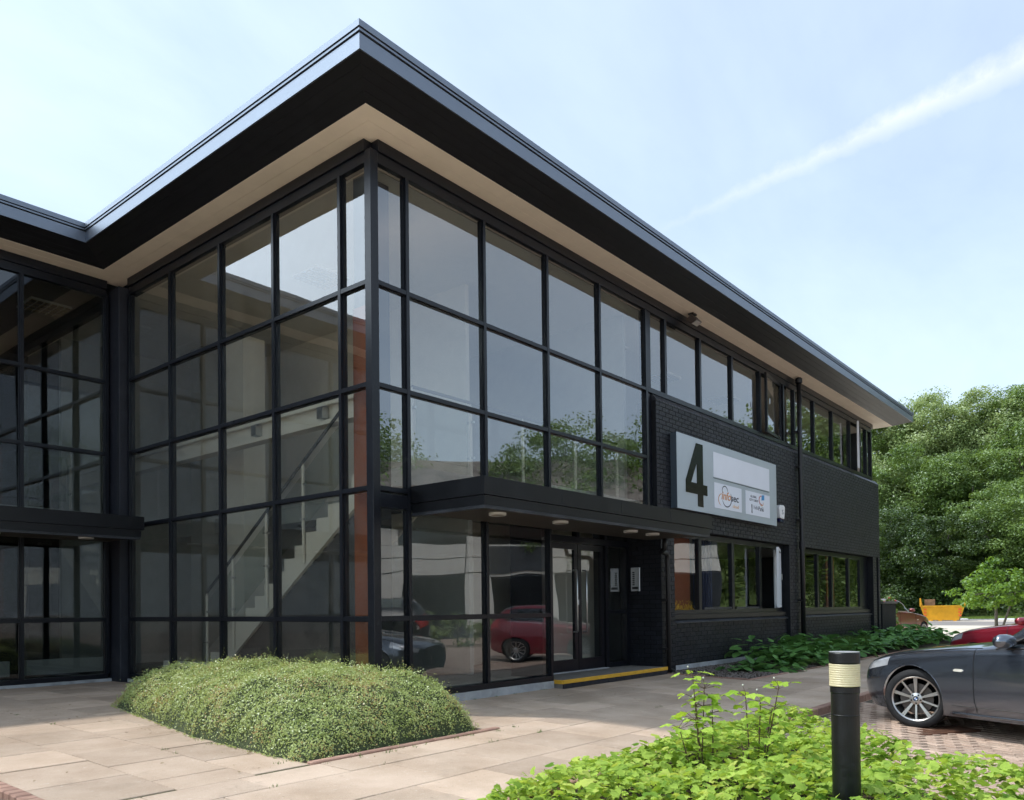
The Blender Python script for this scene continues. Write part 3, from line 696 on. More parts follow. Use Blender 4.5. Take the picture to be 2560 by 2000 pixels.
sweep([(.74,6.497),(.806,6.497),(.806,6.512),(.74,6.512)]).build('shadow_gap', MT['fascia_dark'], RF)
sweep([(.74,6.513),(.832,6.513),(.832,6.535),(.74,6.535)]).build('drip_trim', MT['fascia'], RF)
sweep([(.74,6.536),(.81,6.536),(.81,6.546),(.74,6.546)]).build('shadow_gap', MT['fascia_dark'], RF)
sweep([(.60,6.547),(.842,6.547),(.842,6.61),(.83,6.618),(.60,6.618)]).build('roof_edge', MT['fascia'], RF)
MB().box(.2, XE-.2, .2, 12, 6.40, 6.60).build('roof_deck', MT['black_board'], RF, recalc=False)
MB().box(-13.6, .2, YC+.2, 14, 6.40, 6.60).build('roof_deck', MT['black_board'], RF, recalc=False)
# --- inside
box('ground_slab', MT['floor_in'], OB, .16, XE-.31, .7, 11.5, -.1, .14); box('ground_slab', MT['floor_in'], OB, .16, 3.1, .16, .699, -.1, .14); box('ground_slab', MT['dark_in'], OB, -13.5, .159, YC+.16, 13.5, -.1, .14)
F1 = MB().box(3.3, XE-.31, .14, 11.5, 2.57, 2.83).box(.95, 3.299, .45, 1.25, 2.60, 2.83).box(2.3, 3.299, 1.251, 11.5, 2.57, 2.83).box(-13.5, .3, YC+1.6, 13.5, 2.57, 2.83).build('first_floor', MT['grey_in'], OB, recalc=False)
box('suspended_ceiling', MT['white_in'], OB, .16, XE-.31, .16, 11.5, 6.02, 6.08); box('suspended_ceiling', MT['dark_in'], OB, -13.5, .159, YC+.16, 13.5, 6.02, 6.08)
def wall_in(mat, *a): box('interior_wall', MT[mat], OB, *a)
wall_in('white_in', 3.2, 3.28, 1.6, 11.5, 2.831, 6.019); wall_in('grey_in', 2.9, 2.98, 1.3, 11.5, .141, 2.569)
wall_in('grey_in', .16, 3.2, 8.6, 8.7, .141, 6.019); wall_in('dark_in', 3.3, 18.4, 6.5, 6.6, 2.831, 6.019); wall_in('dark_in', 6.4, 18.4, 4.5, 4.6, .141, 2.569)
wall_in('white_in', 4.35, 6.42, 1.5, 1.58, .141, 2.5); wall_in('dark_in', 6.42, 6.5, .31, 4.5, .141, 2.569); wall_in('white_in', 2.98, 6.42, 2.6, 2.7, .141, 2.569)
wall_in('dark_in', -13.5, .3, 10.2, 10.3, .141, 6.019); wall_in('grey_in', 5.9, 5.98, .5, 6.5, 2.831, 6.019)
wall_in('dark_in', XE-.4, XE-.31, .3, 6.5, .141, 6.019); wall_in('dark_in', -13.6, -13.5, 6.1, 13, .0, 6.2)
wall_in('dark_in', .18, .29, 8.701, 10.199, .0, 6.2); wall_in('dark_in', .3, XE-.31, 11.5, 11.6, 0, 6.2)
wall_in('dark_in', XE-.30, XE-.02, .17, 12, 4.7, 6.0)
box('pillar', MT['white_in'], OB, 1.55, 1.95, 5.0, 5.62, .141, 5.6); box('orange_panel', MT['orange'], OB, .165, .185, .145, .52, .141, 4.5); box('panel_back', MT['dark_in'], OB, .187, .215, .145, .52, .141, 6.0); box('pane_darkener', MT['dark_in'], OB, .217, .56, .34, .37, .141, 6.0)  # last dark sheet is added to make the narrow corner pane read dark
box('pillar', MT['grey_in'], OB, 2.05, 2.45, 7.2, 7.6, .141, 6.019)
bm0 = MB().box(.88, 1.06, .9, 8.5, 3.80, 3.86).box(.95, .99, .9, 8.5, 3.611, 3.799).box(.88, 1.06, .9, 8.5, 3.55, 3.61).build('steel_beam', MT['white_in'], OB, recalc=False)
for y in (2.05,3.6): box('beam_clamp', MT['steel'], bm0, .84, .95, y-.06, y+.06, 3.63, 3.78)
# staircase
ST = MB(); st_ys = [5.15-.245*k for k in range(17)]
poly = []
for k in range(16):
    poly += [(st_ys[k], .14+.168*k), (st_ys[k], .14+.168*(k+1))]
poly += [(st_ys[16]+.0, .14+.168*16), (st_ys[16], .14+.168*16-.30), (st_ys[0]-.45, .141)]
STR = MB().prism_x([p for p in poly], .90, .95).build('staircase', MT['white_in'], OB)
MB().prism_x([p for p in poly], 1.98, 2.03).build('stringer', MT['white_in'], STR)
me_ = MB().box(.951, 1.979, 0, .27, 0, .04).mesh('tread'); me_.materials.append(MT['dark_in'])
for k in range(16): put('tread', me_, None, STR).location = (0, st_ys[k+1], .14+.168*(k+1)-.045)
MB().prism_x([(4.75,.141),(st_ys[16],2.50),(st_ys[16],.141)], .962, .978).build('under_stair_panel', MT['dark_in'], STR)
def balustrade(pts, par, h=1.0, offx=0):
    for i, p in enumerate(pts):
        q = MB().tube([(p[0],p[1],p[2]-.35 if offx else p[2]),(p[0],p[1],p[2]+h-.05)], .021, 10).tube([(p[0],p[1],p[2]+h-.05),(p[0],p[1],p[2]+h)], .009, 6).build('baluster', MT['white_in'], par, smooth=False)
        for zz in (.25,.72): MB().box(p[0]-.015,p[0]+.015,p[1]-.06,p[1]+.06,p[2]+zz-.014,p[2]+zz+.014).build('clamp', MT['steel'], q, recalc=False)
    for a, b in zip(pts[:-1], pts[1:]):
        A, B = Vector(a), Vector(b); d = (B-A); u = Vector((0,0,1)); n = d.cross(u).normalized()*.005; A2, B2 = A+d*.06, B-d*.06
        v = [x+n*s+u*z for s in (-1,1) for x, z in ((A2,.12),(B2,.12),(B2,.86),(A2,.86))]
        MB().add(v, [(0,1,2,3),(4,7,6,5),(0,4,5,1),(1,5,6,2),(2,6,7,3),(3,7,4,0)]).build('glass_panel', MT['glass_clear'], par)
    MB().tube([Vector(p)+Vector((0,0,h)) for p in pts], .022, 8).build('handrail', MT['dark_in'], par, smooth=True)
balustrade([(.87,y,.14+(5.15-y)*.686+.10) for y in (4.95,4.21,3.33,2.46,1.6)], STR, 1.02, 1)
balustrade([(x,.52,2.83) for x in (1.07,2.12,3.21,4.5,5.7)], F1, .98)
balustrade([(x,7.55,2.83) for x in (-.1,-1.3,-2.5,-3.7)], F1, .98)
# low benches and small things behind the glass
box('bench', MT['white_paint'], OB, .30, .40, .7, 5.2, .18, .37); box('bench', MT['white_paint'], OB, -1.2, -.12, 6.28, 6.38, .20, .42); box('bench', MT['white_paint'], OB, -2.6, -1.42, 6.28, 6.38, .20, .42)
for (y, z) in ((2.02,2.68),(.93,2.76)): box('switch_plate', MT['white_paint'], OB, 2.28, 2.30, y+1.3, y+1.37, z, z+.16)
box('notice_board', MT['dark_in'], OB, 4.75, 5.05, 1.47, 1.5, 1.1, 1.6)
def luminaire(x, y, z=6.02):
    l = box('ceiling_light', MT['white_paint'], OB, x-.3, x+.3, y-.3, y+.3, z-.03, z-.001)
    g = MB()
    for i in range(6):
        for j in range(4):
            cx_, cy_ = x-.25+i*.1, y-.22+j*.147
            g.box(cx_-.036, cx_+.036, cy_-.05, cy_+.05, z-.05, z-.031)
    g.build('louvre', MT['brass'], l, recalc=False, kind='stuff')
MT['brass'] = material('gold_louvre', (.60,.45,.20), .25, 1)
for x, y in ((-.6,7.25),(-2.0,7.35),(7.1,1.6),(9.6,1.8),(12.2,1.6),(1.6,3.0)): luminaire(x, y)
# behind the ground floor windows
box('orange_panel', MT['orange'], OB, 6.62, 7.74, .27, .30, 1.0, 2.4); box('orange_panel', MT['orange'], OB, 15.3, 15.85, .3, .33, .5, 2.4)
cu = MB()
for i in range(14): cu.box(8.0+i*.055, 8.0+i*.055+.04, .30+.02*(i % 2), .34+.02*(i % 2), .9, 2.42)
cu.build('curtain', MT['blue'], OB, recalc=False, kind='stuff')
box('curtain_rail', MT['steel'], OB, 8.0, 9.3, .56, .58, 2.43, 2.45); box('desk', MT['white_in'], OB, 8.3, 10.6, .9, 1.6, .86, .9); box('window_board', MT['grey_in'], OB, 6.57, 18.1, .21, .5, .93, .955)
box('pin_board', MT['white_in'], OB, 13.0, 13.9, 4.46, 4.499, 1.5, 2.2)
# ---------------------------------------------------------------- things on and by the building
def text_mesh(txt, size, depth=.004, bold=0, shear=0, font_scale=1.0):
    cu = bpy.data.curves.new('lettering', 'FONT'); cu.body = txt; cu.size = size; cu.extrude = depth; cu.offset = bold; cu.shear = shear; cu.resolution_u = 3; cu.space_character = font_scale
    o = bpy.data.objects.new('lettering', cu); COL.objects.link(o)
    dg = bpy.context.evaluated_depsgraph_get(); me = bpy.data.meshes.new_from_object(o.evaluated_get(dg))
    bpy.data.objects.remove(o); bpy.data.curves.remove(cu); return me
def lettering(txt, mat, par, x, y, z, width, height, bold=0, shear=0, name='lettering'):
    """text standing on a wall that faces -y, fitted to width and height, lower left at x, z"""
    me = text_mesh(txt, 1.0, .01, bold, shear)
    co = np.array([v.co for v in me.vertices]); a, b = co.min(0), co.max(0)
    sx, sy = width/(b[0]-a[0]), height/(b[1]-a[1])
    for v in me.vertices: v.co = ((v.co.x-a[0])*sx, -(v.co.z)*.2, (v.co.y-a[1])*sy)
    me.materials.clear(); me.materials.append(mat)
    o = put(name, me, None, par); o.location = (x, y, z); return o
def arc(mat, par, cx, cz, rx, rz, t0, t1, w0, w1, y, name='ring', n=40):
    m = MB(); v = []; f = []
    for i in range(n+1):
        s = i/n; t = math.radians(t0+(t1-t0)*s); w = w0+(w1-w0)*math.sin(math.pi*s)
        for q in (-1, 1):
            for d in (0, .003): v.append((cx+(rx+q*w/2)*math.cos(t), y-d, cz+(rz+q*w/2)*math.sin(t)))
        if i: k = 4*i; f += [(k-4+1,k+1,k+3,k-4+3),(k-4,k-4+1,k+1,k),(k-4+2,k-4+3,k+3,k+2)]
    return m.add(v, f).build(name, mat, par)
SG = thing('sign_board', 'silver wall sign with big black number four, blank white panel and two company panels', 'sign', (6.455,-.06,2.755))
YS = -.125
board = MB().box(0, 4.325, -.118, -.002, 0, 1.275).build('board', MT['sign_edge'], SG, recalc=False)
box('face_sheet', MT['sign_silver'], SG, -.004, 4.329, YS, -.1185, -.004, 1.279)
four = [(6.75,3.05),(6.75,3.26),(7.15,3.945),(7.40,3.945),(7.40,3.235),(7.56,3.235),(7.56,3.055),(7.40,3.055),(7.40,2.84),(7.19,2.84),(7.19,3.05)]
hole = [(6.945,3.24),(7.165,3.60),(7.165,3.24)]
def numeral():
    X0, Z0 = 6.455, 2.755
    P = lambda a: (a[0]-X0, a[1]-Z0)
    m = MB()
    polys = [[(6.75,3.05),(6.75,3.26),(6.945,3.24)], [(6.75,3.26),(7.15,3.945),(7.165,3.60),(6.945,3.24)], [(7.15,3.945),(7.40,3.945),(7.40,3.24),(7.165,3.24),(7.165,3.60)],
             [(6.75,3.05),(6.945,3.24),(7.165,3.24),(7.19,3.05)], [(7.165,3.24),(7.40,3.24),(7.40,3.055),(7.19,3.05)], [(7.40,3.235),(7.56,3.235),(7.56,3.055),(7.40,3.055)], [(7.19,3.05),(7.40,3.055),(7.40,2.84),(7.19,2.84)]]
    for q in polys: m.prism_y([P(a) for a in q], YS-.008, YS-.0005)
    m.build('numeral_four', MT['mirror_black'], SG)
numeral()
p1 = box('blank_panel', MT['sign_white'], SG, 1.36, 3.945, YS-.006, YS-.001, .68, 1.135)
p2 = box('company_panel', MT['sign_white'], SG, 1.385, 2.565, YS-.006, YS-.001, .125, .585)
p3 = box('company_panel', MT['sign_white'], SG, 2.745, 3.945, YS-.006, YS-.001, .125, .585)
for z in (.595,): box('rail', MT['sign_edge'], SG, 1.36, 3.945, YS-.003, YS-.0012, .655, .668)
MT['ink_navy'] = material('navy_print', (.012,.018,.05), .4); MT['ink_orange'] = material('orange_print', (.55,.21,.03), .4); MT['ink_peach'] = material('peach_print', (.75,.42,.16), .4)
MT['ink_blue'] = material('sky_blue_print', (.03,.25,.55), .4); MT['ink_red'] = material('red_print', (.45,.06,.03), .4); MT['ink_grey'] = material('grey_print', (.22,.23,.27), .4)
YT = YS-.0065
lettering('info', MT['ink_orange'], p2, 1.68, YT, .30, .40, .155, .01, .28)
lettering('sec', MT['ink_navy'], p2, 2.09, YT, .30, .335, .095, .012)
lettering('cloud', MT['ink_peach'], p2, 2.16, YT, .185, .26, .065)
arc(MT['ink_navy'], p2, 1.905, .345, .20, .165, 200, 395, .004, .020, YT)
arc(MT['ink_navy'], p2, 1.825, .47, .115, .085, -5, 215, .004, .018, YT)
arc(MT['ink_orange'], p2, 1.72, .29, .17, .115, 75, 245, .003, .016, YT)
lettering('GLOBAL', MT['ink_navy'], p3, 2.98, YT, .47, .30, .045)
lettering('CITY CARDS', MT['ink_navy'], p3, 2.93, YT, .40, .42, .045)
arc(MT['ink_red'], p3, 3.50, .455, .10, .085, 60, 300, .005, .022, YT); arc(MT['ink_orange'], p3, 3.53, .40, .075, .05, 180, 380, .004, .018, YT)
MB().prism_y([(3.52,.455),(3.66,.47),(3.66,.575),(3.54,.56)], YT-.003, YT).build('logo_patch', MT['ink_blue'], p3)
lettering('Hello', MT['ink_grey'], p3, 3.13, YT, .25, .23, .075); lettering('Parki', MT['ink_navy'], p3, 3.37, YT, .235, .25, .09)
MB().prism_y([(3.02,.17),(3.06,.16),(3.055,.24),(3.03,.24)], YT-.003, YT).prism_y([(3.03,.245),(3.055,.245),(3.06,.33),(3.02,.335)], YT-.003, YT).build('logo_figure', MT['ink_navy'], p3)
# alarm bell box
AL = thing('alarm_box', 'white tapered alarm box with dark base on brick beside the sign', 'alarm', (11.15,-.06,2.93))
MB().prism_y([(-.12,.02),(.10,.0),(.15,.26),(.09,.30),(-.13,.29),(-.16,.23)], -.11, -.002).build('cover', MT['white_paint'], AL, bevel=.012)
MB().prism_y([(-.10,-.055),(.08,-.075),(.10,-.003),(-.12,.015)], -.09, -.002).build('strobe', material('strobe_blue', (.01,.012,.06), .2), AL, bevel=.01)
lettering('S', MT['ink_grey'], AL, -.035, -.112, .10, .08, .10)
# intercom on the reveal beside the doors
IC = thing('intercom', 'steel door entry panel on black brick reveal beside the glass doors', 'intercom', (6.095,.42,1.36))
MB().box(-.035,-.002,-.085,.085,0,.40).build('plate', MT['steel'], IC, bevel=.004)
me_ = MB().box(-.042,-.036,-.01,.03,0,.022).mesh('button'); me_.materials.append(MT['black_plastic'])
for i in range(7): put('button', me_, None, IC).location = (0, .02, .10+i*.034)
MB().box(-.039,-.0355,-.06,.06,.035,.075).build('speaker_grille', MT['black_plastic'], IC, recalc=False)
# security light under the eaves
SL = thing('security_light', 'small brown floodlight fixed under the cream soffit above the windows', 'light', (7.15,-.16,6.222))
MB().box(-.07,.07,-.05,.05,-.03,0).build('bracket', MT['black_plastic'], SL, recalc=False)
MB().prism_x([(-.13,-.15),(-.02,-.20),(.07,-.10),(-.03,-.04)], -.11, .11).build('lamp_head', material('brown_metal', (.07,.055,.05), .4, .3), SL, bevel=.008)
MB().prism_x([(-.122,-.160),(-.032,-.205),(-.036,-.212),(-.127,-.167)], -.09, .09).build('lens', material('lamp_lens', (.35,.33,.31), .2), SL)
# bollard light
BL = thing('bollard_light', 'black cylindrical bollard light with cream ribbed lens among green leaves', 'bollard', (-1.365,-5.26,-.19))
MT['boll'] = material('bollard_black', (.004,.0045,.005), .36, 0, .35, color2=(.008,.009,.010), vscale=12, bump=.15, bscale=30, rvar=.12)
MB().lathe([(0,0),(.0685,0),(.0685,.836),(.0715,.839),(.0715,.868),(.069,.870),(0,.870)], n=40).build('post', MT['boll'], BL, smooth=False)
pr = [(0,.8705)]; z = .872
for i in range(10): pr += [(.0735,z),(.0752,z+.002),(.0752,z+.0075),(.0735,z+.0095)]; z += .0115
pr += [(0,z)]
MB().lathe(pr, n=48).build('lens', material('cream_lens', (.66,.57,.36), .35, 0, .5, var=.10, vscale=9), BL)
MB().lathe([(0,z+.001),(.074,z+.001),(.0755,z+.004),(.0755,z+.052),(.073,z+.056),(0,z+.058)], n=40).build('cap', MT['boll'], BL)
MB().lathe([(0,z+.0585),(.0725,z+.057),(.074,z+.0595),(0,z+.0625)], n=40).build('top_disc', material('bollard_top', (.30,.30,.30), .5), BL)
MB().lathe([(.0692,.72),(.0705,.722),(.0705,.726),(.0692,.728)], n=40, closed=True).build('collar', MT['boll'], BL)
# low wall at the far end of the building
LW = thing('low_wall', 'low black painted wall with flat coping at the far end of the office', 'wall', (18.82,-.06,-.1))
MB().box(.02, 1.45, -.02, .22, -.1, 1.20).build('wall', MT['mortar'], LW, recalc=False); MB().box(-.0, 1.52, -.06, .27, 1.203, 1.27).build('coping', material('coping_stone', (.13,.115,.105), .8, var=.2), LW, bevel=.006)
# yellow flowers in a trough inside the first ground-floor window
PT = thing('flower_trough', 'trough of small yellow flowers behind the orange-panelled ground floor window', 'planter', (7.2,.20,.956))
MB().box(-.55,.55,-.03,.05,0,.06).build('trough', MT['white_paint'], PT, recalc=False)
fv = MB()
for i in range(420):
    x, y, zz = random.uniform(-.54,.54), random.uniform(-.03,.06), random.uniform(.06,.25)*random.uniform(.5,1); r = random.uniform(.008,.016); a = random.uniform(0,6.28)
    q = [(x+r*math.cos(a+k*1.571), y+r*.6*math.sin(a+k*1.571)*random.uniform(.4,1), zz+r*math.sin(a+k*1.571)) for k in range(4)]
    fv.add(q, [(0,1,2,3)])
fv.build('flowers', material('yellow_petals', (.75,.42,.02), .7), PT, recalc=False, kind='stuff')
# ---------------------------------------------------------------- planting
MT['cotoneaster'] = leafmat('small_leaf', (.25,.32,.085), (.56,.63,.26), .3, 3.0, .05, .4, dry=(.46,.34,.14))
MT['lime'] = leafmat('lime_leaf', (.115,.235,.03), (.45,.60,.115), .42, 5.0, .06, .45, dry=(.52,.60,.14))
MT['lime_top'] = leafmat('lime_leaf_fresh', (.22,.38,.04), (.46,.62,.11), .45, 6.0, .08, .45)
MT['bergenia'] = leafmat('dark_glossy_leaf', (.045,.12,.03), (.14,.29,.075), .25, 4.0, .14, .32)
MT['blade'] = leafmat('grass_blade', (.04,.10,.02), (.12,.22,.05), .3, 3.0, .1, .4)
MT['twig'] = material('brown_twig', (.07,.05,.035), .8)
MT['stem'] = material('purple_stem', (.10,.06,.035), .7, var=.3)
MT['shade_core'] = material('shaded_inner_twigs', (.055,.070,.028), .95, var=.4, vscale=30)  # dark colour stands in for the shade among the inner twigs
def quads(cen, nrm, size, asp=.55, jitter=.6, fold=.25):
    """leaf-sized four-corner faces at cen facing about nrm"""
    n = len(cen); nv = nrm + rng.normal(0, jitter, (n,3)); nv /= np.linalg.norm(nv, axis=1)[:,None]+1e-9
    t = rng.normal(0, 1, (n,3)); t -= nv*(t*nv).sum(1)[:,None]; t /= np.linalg.norm(t, axis=1)[:,None]+1e-9
    b = np.cross(nv, t); s = size if np.ndim(size) else np.full(n, size); s = s[:,None]
    v = np.stack([cen - t*s, cen + b*s*asp + nv*s*fold*.3, cen + t*s, cen - b*s*asp + nv*s*fold*.3], 1).reshape(-1,3)
    return v, np.arange(4*n).reshape(-1,4)
# --- cotoneaster mound in front of the corner
def mound():
    T = thing('cotoneaster_mound', 'dense clipped mound of tiny-leaved evergreen shrub before the glass corner', 'shrub', (-1.0,.8,0))
    X0, X1, Y0, Y1 = -2.02, -.10, -1.52, 2.85
    def h(x, y):
        # height field: rounded shoulders on the outer sides, ridge near the wall and towards the right end
        u = np.clip((x-X0-.19*np.clip(y,0,3))/.62, 0, 1); w = np.clip((y-Y0)/.95, 0, 1); e = np.clip((Y1-y)/.55, 0, 1)
        rr = np.clip((-.04-x)/.30, 0, 1)
        top = .465 + .035*np.clip(.6-y, -1.6, 1.4) + .04*np.clip((x+1.6)/1.4,0,1) + .03*np.sin(x*3+y*2) + .025*np.sin(y*4.3-x*2) + .028*np.sin(x*9+y*7) + .022*np.sin(x*5-y*11)
        return pz(0)*0 + np.maximum(0, top)*np.sqrt(np.maximum(0, 1-(1-u)**2.2))*np.sqrt(np.maximum(0,1-(1-w)**2.0))*np.sqrt(np.maximum(0,1-(1-e)**2))*np.sqrt(np.maximum(0, 1-(1-rr)**2))
    X1b = -.04
    def inside(x, y): return np.where(y > -.12, x < X1, x < X1b)
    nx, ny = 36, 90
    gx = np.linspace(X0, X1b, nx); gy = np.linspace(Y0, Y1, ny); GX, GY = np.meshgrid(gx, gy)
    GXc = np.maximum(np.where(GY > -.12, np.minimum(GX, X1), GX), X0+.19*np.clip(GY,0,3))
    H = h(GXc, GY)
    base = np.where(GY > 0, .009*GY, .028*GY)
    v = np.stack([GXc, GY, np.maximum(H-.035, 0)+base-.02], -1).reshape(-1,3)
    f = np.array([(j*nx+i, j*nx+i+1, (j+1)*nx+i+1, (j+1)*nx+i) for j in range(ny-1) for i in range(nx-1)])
    core = put('shaded_twigs', np_mesh('shaded_twigs', v-np.array([-1.0,.8,0]), f, True), MT['shade_core'], T)
    n = 105000
    x = rng.uniform(X0-.03, X1b, n*2); y = rng.uniform(Y0-.03, Y1, n*2)
    ok = inside(x, y) & (x > X0-.03+.19*np.clip(y,0,3)); x, y = x[ok], y[ok]
    d = .01; hx = (h(x+d,y)-h(x-d,y))/(2*d); hy = (h(x,y+d)-h(x,y-d))/(2*d)
    wgt = np.sqrt(1+np.minimum(hx*hx+hy*hy, 16)); keep = rng.random(len(x)) < wgt/wgt.max()*1.6; x, y, hx, hy = x[keep][:n], y[keep][:n], hx[keep][:n], hy[keep][:n]
    nr = np.stack([-hx, -hy, np.ones_like(hx)], 1); nr /= np.linalg.norm(nr, axis=1)[:,None]
    lift = rng.exponential(.014, len(x)) - .022
    lump = .022*np.sin(x*23+y*7)*np.sin(y*19-x*5)
    c = np.stack([x, y, h(x,y)+np.where(y > 0, .009*y, .028*y)], 1) + nr*(lift+lump)[:,None]
    V, F = quads(c, nr, rng.uniform(.0065,.0125,len(c)), .6, .55)
    # upright shoots
    ks = 620; xs = rng.uniform(X0+.25, X1b, ks*2); ys = rng.uniform(Y0+.2, Y1-.5, ks*2); ok = inside(xs, ys) & (h(xs,ys) > .2); xs, ys = xs[ok][:ks], ys[ok][:ks]
    cs = []
    sh = MB()
    for a, b in zip(xs, ys):
        z0 = float(h(np.array(a), np.array(b)))+pz(b); L = rng.uniform(.03,.085) if rng.random() < .88 else rng.uniform(.09,.14); dx, dy = rng.normal(0,.35,2)*L
        for q in range(6):
            s = (q+1)/6; cs.append((a+dx*s+rng.normal(0,.006), b+dy*s+rng.normal(0,.006), z0+L*s))
    cs = np.array(cs); V2, F2 = quads(cs, np.tile([0,0,1.],(len(cs),1)), rng.uniform(.006,.010,len(cs)), .55, .8)
    allV = np.concatenate([V, V2])-np.array([-1.0,.8,0]); allF = np.concatenate([F, F2+len(V)])
    put('leaves', np_mesh('leaves', allV, allF), MT['cotoneaster'], T, kind='stuff')
mound()
structure(MB().add([(-2.0,-1.54,pz(-1.54)+.004),(.02,-1.54,pz(-1.54)+.004),(.0,-.02,.004),(-.02,2.2,.03),(-1.5,2.2,.03),(-1.97,0,.006)], [(0,1,2,3,4,5)]).build('shrub_bed_soil', MT['soil'], recalc=False))
# --- bergenia border along the black wall
MT['gravel'] = material('brown_gravel', (.10,.085,.075), .9, color2=(.26,.22,.19), vscale=40, coords='World')
strip_sheet('border_soil', MT['soil'], 6.16, 22.3, -1.49, .02, lambda x, y: pz(y)+.004, 2, 3)
def gravel():
    n = 2600; x = rng.uniform(6.17, 9.4, n); y = rng.uniform(-1.48,-.0, n); r = rng.uniform(.008,.02,n); o = np.array([(1,0,0),(-1,0,0),(0,1,0),(0,-1,0),(0,0,1),(0,0,-1)],float)
    f = np.array([(0,2,4),(2,1,4),(1,3,4),(3,0,4),(2,0,5),(1,2,5),(3,1,5),(0,3,5)])
    c = np.stack([x, y, .028*y+.008], 1)
    V = (c[:,None,:] + o[None]*r[:,None,None]*rng.uniform(.6,1.2,(n,6,1))).reshape(-1,3); F = (f[None]+np.arange(n)[:,None,None]*6).reshape(-1,3)
    o = put('gravel', np_mesh('gravel', V, F), MT['gravel']); o['kind'] = 'stuff'; tag(o, 'brown gravel along the foot of the black brick wall', 'gravel')
gravel()
def oval_leaf(L, W, cup, name):
    m = MB(); v = []; f = []; nu, nw = 6, 5
    for i in range(nu+1):
        s = i/nu; wd = W*math.sin(math.pi*min(1, s*.93+.07))**.65*(1 if s < .97 else .5); lift = -.10*L*s*s*1.5 + cup*.0
        for j in range(nw):
            t = (j/(nw-1)-.5)*2; v.append((t*wd/2, s*L, lift + cup*abs(t)**1.5*wd*.5 + .012*L*math.sin(s*9+j)))
    for i in range(nu):
        for j in range(nw-1): f.append((i*nw+j, i*nw+j+1, (i+1)*nw+j+1, (i+1)*nw+j))
    return m.add(v, f).mesh(name, smooth=True, recalc=False)
def place(me_list, spots, mat, parent, own, name, rest_name):
    """spots: (loc, euler, scale); the first `own` become leaf objects, the others one joined part"""
    for me in me_list:
        if not me.materials: me.materials.append(mat)
    for k, (loc, rot, sc) in enumerate(spots[:own]):
        o = put(name, me_list[k % len(me_list)], None, parent); o.location = loc; o.rotation_euler = rot; o.scale = (sc, sc, sc)
    data = [(np.array([v.co[:] for v in me.vertices]), [tuple(p.vertices) for p in me.polygons]) for me in me_list]
    V = []; F = []; off = 0
    from mathutils import Euler
    for k, (loc, rot, sc) in enumerate(spots[own:]):
        co, fs = data[k % len(data)]; R_ = np.array(Euler(rot).to_matrix())
        V.append(co@R_.T*sc + np.array(loc)); F += [tuple(i+off for i in f) for f in fs]; off += len(co)
    if V:
        me = bpy.data.meshes.new(rest_name); me.from_pydata(np.concatenate(V).tolist(), [], F); me.shade_smooth()
        put(rest_name, me, mat, parent, kind='stuff')
CAMP = np.array([-5.61,-6.58,1.1])
def bergenia():
    T = thing('bergenia_border', 'border of broad dark green leathery leaves along the black brick wall', 'plants', (9,-.8,0))
    spots = []
    def clump(x, y, n, r, hmax):
        for k in range(n):
            a = rng.uniform(0, 6.283); d = r*math.sqrt(rng.random()); z = hmax*(1-.55*(d/r)**2)*rng.uniform(.4,1.05)
            px, py = x+d*math.cos(a), y+d*math.sin(a)
            yaw = a - math.pi/2 + rng.normal(0,.5); pit = rng.uniform(.05,.95) - .7*(d/r)
            spots.append(((px-9, py+.8, pz(py)+max(.03, z)), (pit, rng.normal(0,.25), yaw), rng.uniform(.85,1.45)))
    for i in range(46):
        x = 7.7+ i*.30 + rng.uniform(-.12,.12)
        for y in (-1.22,-.86,-.48):
            if x > 12.4 and x < 15.3 and y > -.9: continue
            edge = min(1, (x-7.5)/1.1)
            if x < 8.6 and y > -.5: continue
            clump(x, y+rng.uniform(-.08,.08), 14, .26, (.34 if y < -1 else .46)*edge)
    for (x, y) in ((7.25,-.75),(7.5,-1.0)): clump(x, y, 10, .16, .14)
    spots.sort(key=lambda s: s[0][0] - .5*s[0][2])
    place([oval_leaf(.17,.13,.22,'leaf'), oval_leaf(.20,.14,.12,'leaf'), oval_leaf(.15,.115,.3,'leaf')], spots, MT['bergenia'], T, 300, 'leaf', 'foliage')
bergenia()
def grass_clump():
    T = thing('grass_clump', 'tuft of arching strap-leaved grass between the broad dark leaves', 'grass', (13.8,-.5,0))
    n = 1500; V = []; F = []
    for k in range(n):
        x, y = rng.uniform(-1.6,1.7), rng.uniform(-.35,.30); a = rng.uniform(0,6.283); L = rng.uniform(.25,.48); w = .007; bend = rng.uniform(.25,.8)
        dx, dy = math.cos(a), math.sin(a); o = len(V)
        for s in (0,.4,.75,1):
            px, py, z = x+dx*bend*L*s*s, y+dy*bend*L*s*s, L*(s-.35*bend*s*s); ww = w*(1-s*.95)
            V += [(px-dy*ww, py+dx*ww, z), (px+dy*ww, py-dx*ww, z)]
        F += [(o+2*i,o+2*i+1,o+2*i+3,o+2*i+2) for i in range(3)]
    put('blades', np_mesh('blades', V, F), MT['blade'], T, kind='stuff')
grass_clump()
